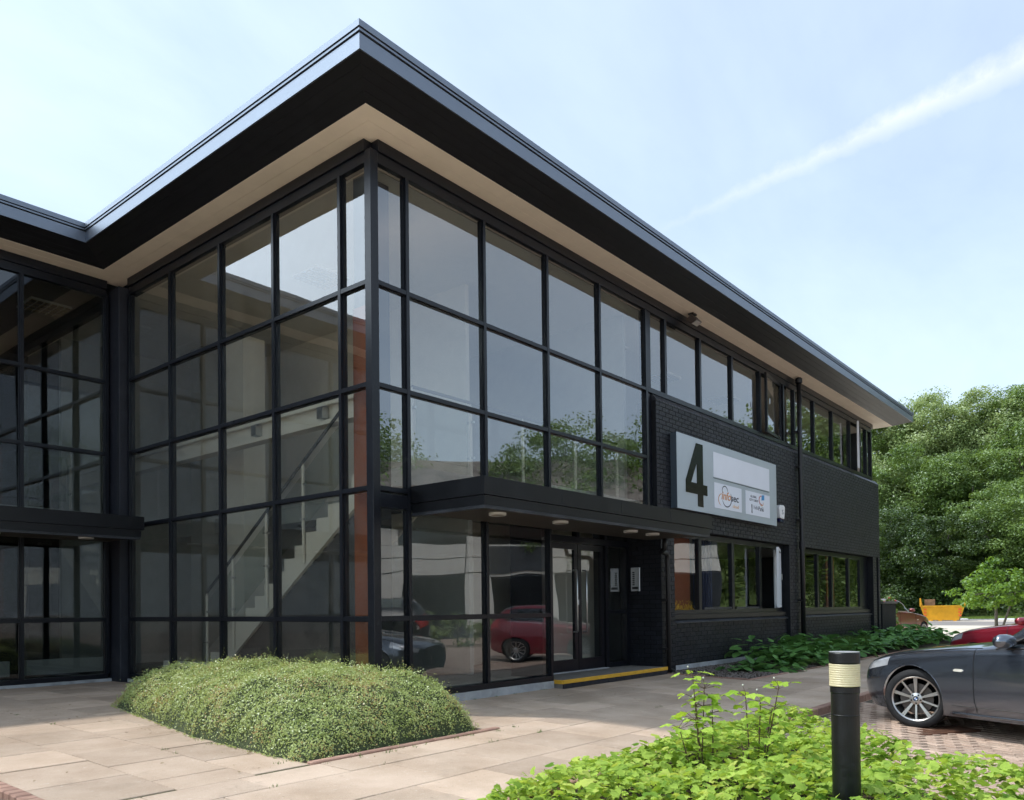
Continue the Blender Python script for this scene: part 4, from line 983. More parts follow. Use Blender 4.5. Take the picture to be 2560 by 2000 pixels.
# --- foreground bed of lime green lobed leaves
def lobed_leaf(L, name, seed):
    """three-lobed toothed leaf, folded along its veins, base at the origin"""
    r = random.Random(seed); v = [(0,0,0)]; f = []
    ang0 = [-150,-118,-95,-72,-52,-36,-20,-8,0,8,20,36,52,72,95,118,150]
    rad = [.22,.52,.48,.74,.58,.62,.86,.84,1.0,.84,.86,.62,.58,.74,.48,.52,.22]
    for a, q in zip(ang0, rad):
        q *= r.uniform(.88,1.1); a = math.radians(a*.82+r.uniform(-3,3)); z = -.16*q*q + .09*abs(math.sin(a*3))*q + r.uniform(-.03,.03)
        v.append((L*q*math.sin(a), L*(.18+q*math.cos(a)), L*z))
    for i in range(1, len(v)-1): f.append((0, i+1, i))
    m = MB().add(v, f).mesh(name, recalc=False); return m
BED = [(-2.9,-3.42),(1.85,-3.42),(1.75,-3.75),(1.30,-4.15),(.75,-4.62),(.2,-5.2),(-.3,-5.9),(-.55,-6.8),(-3.2,-6.8),(-3.1,-5.2),(-3.3,-4.2)]
def in_poly(x, y, P):
    c = False; j = len(P)-1
    for i in range(len(P)):
        if ((P[i][1] > y) != (P[j][1] > y)) and x < (P[j][0]-P[i][0])*(y-P[i][1])/(P[j][1]-P[i][1])+P[i][0]: c = not c
        j = i
    return c
structure(MB().prism(BED, -.5, -.135).build('flower_bed_soil', MT['soil']))
def anemone_bed():
    T = thing('leafy_bed', 'foreground bed of bright lime green lobed leaves around the black bollard', 'plants', (-.8,-4.6,-.13))
    spots = []; n = 0
    def hgt(x, y):
        # mounds higher near the middle of the bed, lower at the edges; low in front of the paving edge
        e = min(1, (-3.40-y)/.5+.35); e2 = min(1, max(.25, (x+3.5)/1.4))
        return .30*e*e2*(.85+.25*math.sin(x*4.1)*math.sin(y*3.7+1))
    while n < 10300:
        x, y = rng.uniform(-3.3,1.95), rng.uniform(-6.4,-3.36)
        if not in_poly(x, y, BED): continue
        if math.hypot(x+1.365, y+5.26) < .10: continue
        d = math.hypot(x+5.61, y+6.58)
        if d < 2.0: continue
        H = hgt(x, y)+.03
        z = H*(1-abs(rng.normal(0,.26))) if rng.random() < .72 else H*rng.uniform(.15,1.1)
        yaw = rng.uniform(0,6.283); pit = rng.normal(-.15,.42)
        spots.append(((x+.8, y+4.6, max(.02, z)), (pit, rng.normal(0,.35), yaw), rng.uniform(.6,1.25)*(1.15 if rng.random() < .3 else .9))); n += 1
    spots.sort(key=lambda s: math.hypot(s[0][0]-.8+5.61, s[0][1]-4.6+6.58) - 5*s[0][2])
    leaves = [lobed_leaf(.045+.006*(k % 4), 'leaf', k) for k in range(9)]
    place(leaves, spots, MT['lime'], T, 300, 'leaf', 'foliage')
    # leaf stalks
    m = MB()
    for k in range(420):
        x, y, z = spots[k*3][0]; m.tube([(x+rng.normal(0,.02), y+rng.normal(0,.02), -.02), (x, y, z)], .0022, 4, False)
    m.build('stalks', MT['stem'], T, recalc=False, kind='stuff')
anemone_bed()
def flower_stems(label, base, stems, seed):
    r = random.Random(seed)
    T = thing('anemone_plant', label, 'plant', (base[0], base[1], -.13), group=None)
    for (dx, dy, H, lean, buds) in stems:
        top = (dx+lean[0], dy+lean[1], H); mid = (dx+lean[0]*.35+.01, dy+lean[1]*.35, H*.5)
        s = MB().tube([(dx,dy,0), mid, top], [.0055,.0045,.003], 6).build('stem', MT['stem'], T)
        nodes = [(.62,4),(.80,5),(.97,6)] if H > .36 else [(.9,5)]
        for (t, k) in nodes:
            t2 = t*2; P = Vector((dx,dy,0)).lerp(Vector(mid), min(1,t2)) if t < .5 else Vector(mid).lerp(Vector(top), (t-.5)*2)
            for i in range(k):
                a = i*6.283/k + r.uniform(-.5,.5); L = r.uniform(.045,.10); q = P+Vector((math.cos(a)*L, math.sin(a)*L, r.uniform(.0,.05)))
                MB().tube([P, q], .0018, 4, False).build('leaf_stalk', MT['stem'], s)
                o = put('leaf', lobed_leaf(.07, 'leaf', r.randint(0,999)), MT['lime_top'], s); o.location = q; o.rotation_euler = (r.uniform(-.55,.15), r.uniform(-.3,.3), a-math.pi/2); sc = r.uniform(.6,1.15); o.scale = (sc,)*3
        for b in range(buds):
            a = r.uniform(0,6.28); e = Vector(top)+Vector((math.cos(a)*.03, math.sin(a)*.03, .045))
            MB().tube([top, e], .0015, 4).build('bud_stalk', MT['stem'], s)
            MB().lathe([(0,0),(.006,.004),(.007,.009),(.004,.014),(0,.015)], tuple(e), 8).build('bud', MT['bud'], s, smooth=True)
MT['bud'] = material('pale_bud', (.55,.55,.45), .7)
flower_stems('tall leafy stems with pale buds rising from the lime bed, left cluster', (-.78,-4.15), [(0,0,0.58,(.02,.03),1),(.05,.02,0.70,(.03,-.02),1),(.12,-.03,0.64,(.05,.02),0),(-.06,.03,0.44,(-.05,.06),1),(.09,.05,0.77,(-.02,.03),1),(-.03,-.05,0.50,(-.03,.05),0)], 3)
flower_stems('tall leafy stems rising from the lime bed, right cluster nearest the bollard', (-.62,-4.42), [(0,0,0.66,(.0,.02),1),(.05,-.03,0.62,(.03,-.02),1),(.09,-.05,0.70,(.05,-.10),1),(.02,-.07,0.39,(.02,-.03),0),(.12,-.02,0.54,(.10,-.05),0),(-.05,.0,0.34,(-.02,.02),0)], 5)

# weeds in the joints and a scatter of fallen leaves
def weeds():
    V = []; F = []
    spots = [(x, -2.0+rng.normal(0,.01)) for x in rng.uniform(-3.5,6,12)]+[(-2.46+rng.normal(0,.01), y) for y in rng.uniform(-1.6,5,9)]+[(x, -1.66+rng.normal(0,.02)) for x in rng.uniform(-2,.4,14)]+[(-2.0+.19*max(0,y)+rng.normal(0,.05), y) for y in rng.uniform(-1.5,2.4,40)]+[(x, -.03+rng.normal(0,.01)) for x in rng.uniform(.1,3.1,8)]
    for (x, y) in spots:
        for k in range(int(rng.integers(5,14))):
            a = rng.uniform(0,6.283); L = rng.uniform(.008,.028); px, py = x+rng.normal(0,.02), y+rng.normal(0,.015); o = len(V); w = .003
            V += [(px-w*math.sin(a),py+w*math.cos(a),pz(py)-.004),(px+w*math.sin(a),py-w*math.cos(a),pz(py)-.004),(px+math.cos(a)*L*.6,py+math.sin(a)*L*.6,pz(py)+L)]; F.append((o,o+1,o+2))
    o = put('weeds', np_mesh('weeds', V, F), MT['blade']); o['kind'] = 'stuff'; tag(o, 'tiny weeds growing in the joints between paving slabs', 'weeds')
    n = 150; x = np.concatenate([rng.uniform(-3.6,6,60), -2.0+rng.normal(0,.25,90)]); y = np.concatenate([rng.uniform(-3.2,-.2,60), rng.uniform(-1.7,3.4,90)]); z = np.array([pz(b) for b in y])+.008
    V, F = quads(np.stack([x,y,z],1), np.tile([0,0,1.],(n,1)), rng.uniform(.008,.02,n), .6, .15)
    o = put('fallen_leaves', np_mesh('fallen_leaves', V, F), material('dry_leaf', (.16,.10,.04), .8, color2=(.26,.20,.08), vscale=5)); o['kind'] = 'stuff'; tag(o, 'dry leaf litter scattered on the paving around the shrub', 'leaf litter')
weeds()
# ---------------------------------------------------------------- cars
def paint(name, col, metal=.55, rough=.28):
    m = material(name, col, rough, metal, .5, coat=1.0); return m
MT['tyre'] = material('tyre_rubber', (.022,.022,.023), .75, 0, .3, var=.25, vscale=20)
MT['alloy'] = material('silver_alloy', (.50,.49,.47), .32, .9, .5, var=.05)
MT['alloy_dark'] = material('grey_hub', (.16,.16,.16), .5, .7)
MT['disc'] = material('brake_disc', (.10,.085,.075), .5, .6)
MT['car_glass'] = glass('car_glass', (.50,.55,.54), 1.6, .02)
MT['chrome'] = material('chrome', (.75,.76,.78), .12, 1)
MT['head_lens'] = material('headlight_lens', (.55,.57,.60), .12, .5, .5, color2=(.85,.87,.9), vscale=9, coat=1)
MT['red_lens'] = material('tail_lens', (.45,.012,.012), .15, 0, .5, coat=1)
MT['amber'] = material('indicator_lens', (.75,.72,.62), .2, 0, .5, coat=1)
MT['head_lens'].node_tree.nodes['Principled BSDF'].inputs['Coat Roughness'].default_value = .02
SIL = [(.85,.18),(.892,.34),(.905,.56)]
SEDAN = [
 (.78, [(.42,.22),(.52,.30),(.58,.42),(.57,.54),(.52,.62),(.42,.665),(.30,.68),(.15,.69),(0,.695)]),
 (.70, [(.62,.20),(.70,.30),(.74,.45),(.72,.59),(.66,.675),(.55,.715),(.40,.73),(.2,.74),(0,.745)]),
 (.48, [(.79,.19),(.85,.33),(.872,.50),(.855,.645),(.80,.735),(.66,.785),(.48,.80),(.24,.81),(0,.815)]),
 (.12, [(.84,.18),(.89,.34),(.905,.55),(.888,.715),(.835,.815),(.69,.86),(.5,.875),(.25,.885),(0,.89)]),
 (-.52,[*SIL,(.893,.765),(.85,.885),(.715,.93),(.52,.95),(.26,.965),(0,.97)]),
 (-.80,[*SIL,(.893,.775),(.855,.905),(.74,.95),(.56,.985),(.28,1.005),(0,1.01)]),
 (-1.18,[*SIL,(.893,.79),(.862,.925),(.765,1.07),(.655,1.205),(.36,1.24),(0,1.25)]),
 (-1.55,[*SIL,(.893,.80),(.864,.94),(.745,1.165),(.60,1.35),(.32,1.395),(0,1.405)]),
 (-2.05,[*SIL,(.893,.81),(.866,.955),(.735,1.195),(.58,1.38),(.3,1.418),(0,1.425)]),
 (-2.5,[*SIL,(.895,.82),(.864,.965),(.73,1.185),(.57,1.358),(.3,1.395),(0,1.402)]),
 (-2.95,[*SIL,(.893,.83),(.855,.975),(.73,1.10),(.58,1.22),(.3,1.255),(0,1.262)]),
 (-3.25,[(.84,.19),(.88,.36),(.89,.58),(.88,.83),(.84,.985),(.74,1.025),(.6,1.06),(.3,1.07),(0,1.075)]),
 (-3.58,[(.78,.22),(.82,.38),(.83,.58),(.82,.82),(.79,.965),(.70,1.01),(.55,1.03),(.28,1.04),(0,1.045)]),
 (-3.77,[(.55,.30),(.65,.40),(.68,.55),(.66,.76),(.6,.90),(.5,.95),(.38,.97),(.2,.98),(0,.985)])]
HATCH = SEDAN[:9] + [
 (-2.5,[*SIL,(.895,.84),(.862,.99),(.74,1.19),(.59,1.365),(.3,1.405),(0,1.412)]),
 (-3.0,[(.84,.19),(.88,.36),(.89,.58),(.88,.86),(.84,1.02),(.74,1.17),(.60,1.31),(.3,1.35),(0,1.36)]),
 (-3.28,[(.80,.22),(.84,.38),(.85,.58),(.84,.86),(.79,1.0),(.70,1.09),(.56,1.17),(.28,1.20),(0,1.205)]),
 (-3.45,[(.74,.26),(.79,.40),(.80,.58),(.79,.80),(.74,.92),(.65,.96),(.5,.985),(.25,1.0),(0,1.0)]),
 (-3.52,[(.55,.32),(.64,.42),(.66,.56),(.64,.74),(.58,.84),(.48,.88),(.36,.90),(.2,.91),(0,.91)])]
def crom(P, t):
    i = np.clip(np.floor(t).astype(int), 0, len(P)-2); f = (t-i)
    f = f.reshape(f.shape+(1,)*(P.ndim-1))
    p0 = P[np.maximum(i-1,0)]; p1 = P[i]; p2 = P[i+1]; p3 = P[np.minimum(i+2,len(P)-1)]
    m1 = (p2-p0)*.5; m2 = (p3-p1)*.5
    return (2*f**3-3*f**2+1)*p1 + (f**3-2*f**2+f)*m1 + (-2*f**3+3*f**2)*p2 + (f**3-f**2)*m2
def wheel(par, x, y, side, steer, R=.318, detail=True, style=0):
    """wheel > tyre, rim; axis along local y, outside towards side*y"""
    T = empty('wheel', (x, y, R)); T.parent = par; T.rotation_euler = (0, 0, steer)
    w = .112
    # a hidden-free root mesh: the tyre itself
    s = side
    prof = [(.232,-w),(.27,-w-.006),(.300,-w+.004),(.313,-w+.022),(R,-w+.05),(R,0),(R,w-.05),(.313,w-.022),(.300,w-.004),(.27,w+.006),(.232,w),(.225,0)]
    k = R/.318
    MB().lathe([(r*k, h) for r, h in prof], n=40, axis='y', closed=True).build('tyre', MT['tyre'], T, smooth=True)
    rim = MB(); o = w*s
    rim.lathe([(.244*k, o-.004*s),(.236*k, o+.004*s),(.224*k, o-.004*s),(.218*k, o-.03*s),(.216*k, -o)], n=48, axis='y')
    n_s = 15 if detail else 10
    def spoke(a, r0, r1, w0, w1, d0, d1):
        ca, sa = math.cos(a), math.sin(a); v = []
        for (r, ww, d) in ((r0,w0,d0),(r1,w1,d1)):
            for q, dd in ((-1,0),(1,0),(1,-.02),(-1,-.02)):
                t = q*ww; v.append((r*ca - t*sa, (d+dd)*s, r*sa + t*ca))
        rim.add(v, [(0,1,5,4),(1,2,6,5),(3,0,4,7),(2,3,7,6),(4,5,6,7)])
    if style == 0:
        for i in range(5):
            a = i*2*math.pi/5+.31
            for q in (-.085,.085): spoke(a+q*.55, .05, .226*k, .0075, .0085, w-.022, w-.006)
            for q in (0,): spoke(a+math.pi/5, .05, .226*k, .008, .010, w-.022, w-.006)
    else:
        for i in range(12): spoke(i*2*math.pi/12, .05, .224*k, .010, .013, w-.03, w-.008)
    rim.lathe([(0,(w-.010)*s),(.034,(w-.010)*s),(.062,(w-.018)*s),(.068,(w-.035)*s),(.05,(w-.06)*s)], n=24, axis='y')
    rim.build('rim', MT['alloy'], T)
    if detail:
        MB().lathe([(0,(w-.06)*s),(.165,(w-.06)*s),(.165,(w-.075)*s),(0,(w-.075)*s)], n=32, axis='y').build('brake_disc', MT['disc'], T)
        nuts = MB()
        for i in range(5):
            a = i*2*math.pi/5+.9; nuts.lathe([(0,(w-.0105)*s),(.010,(w-.0105)*s),(.010,(w-.03)*s)], (.047*math.cos(a),0,.047*math.sin(a)), 8, 'y')
        nuts.build('wheel_bolts', MT['black_plastic'], T, kind='stuff')
        cap = MB().lathe([(0,(w-.007)*s),(.026,(w-.007)*s),(.028,(w-.011)*s)], n=24, axis='y').build('hub_cap', MT['black_plastic'], T)
        if style == 0:
            for q in range(4):
                m = MB(); v = [(0,(w-.006)*s,0)]+[(.017*math.cos(t),(w-.006)*s,.017*math.sin(t)) for t in np.linspace(q*math.pi/2, (q+1)*math.pi/2, 7)]
                m.add(v, [(0,i,i+1) for i in range(1,7)]); m.build('badge_quarter', MT['badge_blue'] if q % 2 else MT['white_paint'], T, recalc=False)
    else: MB().lathe([(0,(w-.05)*s),(.21,(w-.05)*s)], n=24, axis='y').build('brake_disc', MT['black_plastic'], T)
    return T
MT['badge_blue'] = material('badge_blue', (.02,.13,.42), .3)
def car(name, label, loc, heading, table, pm, xs=1, ys=1, zs=1, steer=0, R=.318, style=0, dark_trim=False, dens=8, group=None):
    T = thing(name, label, 'car', loc, heading, group)
    X = np.array([r[0] for r in table])*xs; P = np.array([[(p[0]*ys, p[1]*zs) for p in r[1]] for r in table])
    ts = np.linspace(0, len(X)-1, (len(X)-1)*dens+1); rs = np.linspace(0, 8, 8*6+1)
    Xi = crom(X[:,None], ts)[:,0]; Pi = crom(P, ts)                       # station x ring-ctrl x 2
    Pi = np.stack([crom(Pi[k], rs) for k in range(len(ts))])             # station x ring x 2
    Pi[:,-1,0] = 0
    nS, nR = len(ts), len(rs)
    # full ring: left side (y>0) then mirrored
    full = np.concatenate([Pi, (Pi*np.array([-1,1]))[:, -2::-1]], 1); nF = full.shape[1]
    V = np.empty((nS, nF, 3)); V[...,0] = Xi[:,None]; V[...,1:] = full
    wb = 2.76*xs; arches = [(0, R), (-wb, R)]; RA = R+.045
    side = np.abs(V[...,1]) > .5*ys
    # snap ring of verts near the arch circle onto it, drop what lies inside
    inside = np.zeros((nS,nF), bool)
    for (ax, az) in arches:
        d = np.hypot(V[...,0]-ax, V[...,2]-az); inside |= (d < RA) & side
    keepf = []; rid = []
    for i in range(nS-1):
        for j in range(nF-1):
            q = [(i,j),(i,j+1),(i+1,j+1),(i+1,j)]
            ins = [inside[a] for a in q]
            if all(ins): continue
            keepf.append(q); rid.append((i,j))
    bx_ = set()
    for q in keepf:
        for a in q:
            if inside[a]: bx_.add(a)
    for a in bx_:
        p = V[a]
        ax, az = min(arches, key=lambda c: math.hypot(p[0]-c[0], p[2]-c[1]))
        d = math.hypot(p[0]-ax, p[2]-az); V[a][0] = ax+(p[0]-ax)*RA/d; V[a][2] = az+(p[2]-az)*RA/d
    # smooth normals of the whole shell
    flat = V.reshape(-1,3); nrm = np.zeros_like(flat)
    for q in keepf:
        a, b, c, d = [flat[p[0]*nF+p[1]] for p in q]; n = np.cross(c-a, d-b)
        for p in q: nrm[p[0]*nF+p[1]] += n
    sgn = 1
    nrm /= np.linalg.norm(nrm, axis=1)[:,None]+1e-12
    top = np.argmax(flat[:,2])
    if nrm[top][2] < 0: nrm = -nrm; sgn = -1
    groups = {}
    last = X[-1]
    for q, (i, j) in zip(keepf, rid):
        x = (Xi[i]+Xi[i+1])/2/xs; r = (rs[min(j, nR-2)]+1/12) if j < nR-1 else 8-(j-(nR-1)+.5)/6; left = j < nR-1
        g = 'body'
        hatch = table is HATCH
        if r > 5.85 and -1.515 < x < -.815: g = 'windscreen'
        elif r > 5.9 and ((-3.22 < x < -2.58) if not hatch else (-3.3 < x < -2.85)): g = 'rear_window'
        elif 4.14 < r < 5.72 and x < -.92-(r-4.1)*.33 and (x > -2.92+(r-4.1)*.22 if not hatch else x > -3.02+(r-4.1)*.08) and not (-1.98 < x < -1.88): g = 'side_window.'+('L' if left else 'R')
        elif x > -.775 and x < .66 and r > 4.25: g = 'bonnet'
        elif r < 4.1 and r > .55 and -1.92 < x < -.70 and not any(inside[a] for a in q): g = 'door.'+('L' if left else 'R')
        elif .30+.28*abs(r-3.6)*0 < x < .74 and 2.95+max(0, (.42-x)*1.2) < r < 4.08: g = 'headlight.'+('L' if left else 'R')
        elif ((x < -3.45) if not hatch else (x < -3.2)) and 3.0 < r < (4.3 if not hatch else 4.6): g = 'tail_light.'+('L' if left else 'R')
        elif r < .38 : g = 'sill' if dark_trim else 'body'
        groups.setdefault(g, []).append(q)
    mats = {'windscreen':'car_glass','rear_window':'car_glass','side_window':'car_glass','headlight':'head_lens','tail_light':'red_lens','sill':'black_plastic'}
    objs = {}
    for g, qs in groups.items():
        idx = {}; vv = []; ff = []
        for q in qs:
            f = []
            for a in q:
                k = a[0]*nF+a[1]
                if k not in idx: idx[k] = len(vv); vv.append(flat[k])
                f.append(idx[k])
            ff.append(f if sgn > 0 else f[::-1])
        nm = g.split('.')[0]
        me = bpy.data.meshes.new(nm); me.from_pydata([tuple(p) for p in vv], [], ff); me.shade_smooth()
        me.normals_split_custom_set_from_vertices([tuple(nrm[k]) for k in idx])
        me.materials.append(MT[mats[nm]] if nm in mats else pm)
        objs[g] = put(nm, me, None, T)
    # floor, wheel arches, wheels
    MB().box(X[-1]+.25, X[0]-.25, -.76*ys, .76*ys, .19*zs, .24*zs).build('underbody', MT['black_plastic'], T, recalc=False)
    for (ax, az) in arches:
        for s in (1,-1):
            m = MB(); prof = []
            for t in np.linspace(-25, 205, 26): prof.append((ax+(RA-.002)*math.cos(math.radians(t)), az+(RA-.002)*math.sin(math.radians(t))))
            v = [(p[0], s*.48*ys, p[1]) for p in prof]+[(p[0], s*.86*ys, p[1]) for p in prof]; n = len(prof)
            m.add(v, [(k,k+1,n+k+1,n+k) for k in range(n-1)]+[tuple(range(n))]); m.build('wheel_arch', MT['black_plastic'], T, recalc=False)
            lip = [(p[0], s*(np.interp(p[1]/zs, [.18,.34,.56,.72,.82],[.848,.890,.903,.893,.84])*ys+.003), p[1]) for p in prof if p[1] > .2*zs]
            MB().tube(lip, .004, 6).build('arch_lip', pm, T, smooth=True)
            wheel(T, ax, s*.79*ys, s, steer if ax == 0 else 0, R, detail=(s > 0 and ax == 0 and style == 0), style=style)
    # panel gaps, mirrors, lamps, seats
    def ringpt(x, r, off=.001):
        k = int(np.argmin(np.abs(Xi/xs - x))); rr = np.array([r]); y, z = crom(P_interp(k), rr)[0]; return (Xi[k], y+off, z)
    Pc = crom(P, ts)
    def P_interp(k): return Pc[k]
    for s in (1,-1):
        for (pts) in ([(-.70-.02*max(0,1-(r-.5)), r) for r in np.linspace(.55,4.1,14)], [(-1.92, r) for r in np.linspace(.55,4.1,14)]):
            l = [(a[0], s*a[1], a[2]) for a in (ringpt(x, r) for x, r in pts)]
            MB().tube(l, .005, 5).build('door_gap', MT['black_plastic'], T)
        l = [(a[0], s*a[1], a[2]) for a in (ringpt(x, 4.25) for x in np.linspace(-.77,.64,18))]
        MB().tube(l, .0042, 5).build('bonnet_gap', MT['black_plastic'], T)
        l = [(a[0], s*a[1], a[2]) for a in (ringpt(x, 4.06, .004) for x in np.linspace(-1.0,-2.9,24))]
        MB().tube(l, .007, 6).build('window_trim', MT['chrome'] if style else MT['black_plastic'], T)
        l = [(a[0], s*a[1], a[2]) for a in (ringpt(x, .82) for x in np.linspace(-.44,-2.3,20))]
        MB().tube(l, .0042, 5).build('sill_gap', MT['black_plastic'], T)
        if dens > 5:
            l = [(a[0], s*a[1], a[2]) for a in (ringpt(x, .34, .004) for x in np.linspace(-.44,-2.3,20))]
            MB().tube(l, .014, 8).build('side_skirt', pm, T, smooth=True)
            l = [(a[0], s*a[1], a[2]) for a in (ringpt(-.92-(r-4.1)*.33, r, .003) for r in np.linspace(4.08,5.8,14))]
            MB().tube(l, .012, 6).build('window_frame', MT['black_plastic'], T)
        a = ringpt(-1.04, 4.1); mx_, my_, mz_ = a[0]-.02, s*(a[1]+.10), a[2]+.075*zs
        mm = MB().lathe([(0,-.105),(.05,-.10),(.072,-.07),(.080,-.02),(.078,.04),(.06,.085),(0,.10)], (0,0,0), 18, 'y').mesh('mirror', smooth=True); mm.materials.append(pm)
        o = put('mirror', mm, None, T); o.location = (mx_, my_, mz_); o.scale = (.85,1.05,.86); o.rotation_euler = (0,0,s*-.2)
        MB().tube([(a[0]-.01, s*(a[1]-.03), a[2]+.01),(mx_, s*(abs(my_)-.06), mz_-.045)], .022, 8).build('mirror_stalk', MT['black_plastic'], T)
        a = ringpt(-.55, 2.55, .004)
        MB().prism_y([(-.055,0),(-.035,-.014),(.045,-.012),(.055,.0),(.035,.014),(-.035,.014)], -.006, .006).build('side_indicator', MT['amber'], T).location = (a[0], s*a[1], a[2])
        for sx in (-1.75,-2.5):
            MB().box(sx*xs-.28, sx*xs+.25, s*.38*ys-.24, s*.38*ys+.24, .30*zs, .60*zs).box(sx*xs-.36, sx*xs-.22, s*.38*ys-.22, s*.38*ys+.22, .60*zs, 1.08*zs).build('seat', MT['black_plastic'], T, recalc=False, bevel=.03)
    MB().prism_x([(-.7*ys,.60*zs),(.7*ys,.60*zs),(.7*ys,.94*zs),(-.7*ys,.94*zs)], -1.15*xs, -.85*xs).build('dashboard', MT['black_plastic'], T)
    MB().lathe([(.165,-.012),(.18,0),(.165,.012)], (0,0,0), 24, 'x', True).build('steering_wheel', MT['black_plastic'], T).location = (-1.25*xs, -.37*ys, .90*zs)
    for s in (1,-1): MB().tube([(-.76*xs, s*.10, 1.0*zs),(-.86*xs, s*.45-.1, 1.05*zs),(-.88*xs, s*.62, 1.03*zs)], .006, 5).build('wiper', MT['black_plastic'], T)
    return T, objs
# near car: dark grey saloon
hd = math.radians(66); fwd = Vector((math.cos(hd), math.sin(hd), 0)); lft = Vector((-math.sin(hd), math.cos(hd), 0))
wc = Vector((3.80,-4.37,-.243)); org = wc - lft*.87
BM, bo = car('saloon_car', 'dark grey saloon car with alloy wheels parked at the kerb behind the bollard', tuple(org), hd, SEDAN, paint('dark_grey_metallic', (.145,.165,.20), .85, .2), steer=math.radians(24), dens=16, zs=.965)
# headlight detail and front skirt
MB().lathe([(0,0),(.05,.0),(.062,.02),(.064,.05)], (.50,.735,.60), 20, 'x').build('lamp_reflector', MT['chrome'], BM)
# other cars
car('hatchback_car', 'crimson hatchback with clear headlight parked beyond the grey saloon', (11.75,-4.15,-.29), math.radians(60), HATCH, paint('crimson_metallic', (.26,.012,.028), .35, .3), xs=.93, ys=.96, zs=1.06, R=.315, style=1, dens=5)
car('estate_suv', 'brown-red estate car behind the flowering shrub at the end of the office', (28.6,1.85,-.30), math.radians(-11), HATCH, paint('brown_red_metallic', (.19,.03,.024), .4, .3), xs=1.0, ys=1.0, zs=1.14, R=.34, style=1, dens=4)
car('black_suv', 'black tall car mirrored low in the glass beside the corner post', (9.5,-10.5,-.27), math.radians(-50), HATCH, paint('black_metallic', (.010,.010,.011), .3, .3), xs=1.0, ys=1.03, zs=1.2, R=.36, style=1, dens=4)
# ---------------------------------------------------------------- background
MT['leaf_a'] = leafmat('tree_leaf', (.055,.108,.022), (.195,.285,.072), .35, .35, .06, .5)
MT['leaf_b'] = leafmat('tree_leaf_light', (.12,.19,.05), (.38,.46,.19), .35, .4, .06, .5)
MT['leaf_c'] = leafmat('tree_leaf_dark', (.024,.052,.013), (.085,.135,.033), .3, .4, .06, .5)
MT['leaf_d'] = leafmat('small_tree_leaf', (.065,.14,.02), (.21,.34,.06), .4, 1.0, .06, .5)
MT['bark'] = material('grey_bark', (.10,.085,.07), .9, 0, .2, color2=(.17,.15,.125), vscale=6, bump=.6, bscale=14)
def crown_mesh(name, rx, ry, rz, nclump, nleaf, size, seed, droop=0):
    r = np.random.default_rng(seed)
    # clump centres through the crown's volume, more of them near its skin
    d = r.normal(0,1,(nclump,3)); d /= np.linalg.norm(d,axis=1)[:,None]; rad = r.random(nclump)**.42
    c = d*rad[:,None]*np.array([rx,ry,rz]); c[:,2] += -droop*np.hypot(c[:,0]/rx, c[:,1]/ry)**2
    cs = (.12+.14*r.random(nclump))*np.mean([rx,ry,rz])
    k = r.integers(0, nclump, nleaf); dd = r.normal(0,1,(nleaf,3)); dd /= np.linalg.norm(dd,axis=1)[:,None]
    off = dd*(r.random(nleaf)**.5)[:,None]*cs[k][:,None]*np.array([1.15,1.15,.62])
    p = c[k]+off
    nr = dd*np.array([.6,.6,.5])+np.array([0,0,.75])
    global rng
    old = rng; rng = r; V, F = quads(p, nr, r.uniform(size*.6,size*1.25,nleaf), .62, .55); rng = old
    return np_mesh(name, V, F), c
def tree(name, label, loc, H, crown, mat, trunk_r=.25, crown_z=None, cat='tree', group=None, rz=0, sc=(1,1,1), forks=5, seed=1):
    me, cl = crown; r = random.Random(seed)
    T = thing(name, label, cat, loc, 0, group)
    cz = crown_z if crown_z is not None else H*.6
    m = MB(); m.tube([(0,0,-.3),(.03*H*r.uniform(-1,1)*.3,0,cz*.4),(0,.02*H*r.uniform(-.5,.5),cz*.8),(0,0,cz*1.1)], [trunk_r,trunk_r*.8,trunk_r*.6,trunk_r*.25], 8)
    for i in range(forks):
        q = cl[r.randrange(len(cl))]; e = (q[0]*sc[0]*.8, q[1]*sc[1]*.8, cz+q[2]*sc[2]*.7); b = r.uniform(.55,.9)*cz
        m.tube([(0,0,b),((e[0])*.45,(e[1])*.45,b+(e[2]-b)*.55+.1),e], [trunk_r*.4,trunk_r*.28,trunk_r*.08], 6)
    m.build('trunk', MT['bark'], T, smooth=True)
    o = put('crown', me, None, T)
    if not me.materials: me.materials.append(mat)
    if me.materials[0] != mat:
        o.material_slots[0].link = 'OBJECT'; o.material_slots[0].material = mat
    o.location = (0,0,cz); o.rotation_euler = (0,0,rz); o.scale = sc
    return T
CR = [crown_mesh('crown', 5.2,5.2,4.6, 190, 54000, .10, 11), crown_mesh('crown', 4.8,5.4,5.4, 210, 56000, .105, 12), crown_mesh('crown', 5.6,5.0,4.2, 180, 54000, .10, 13)]
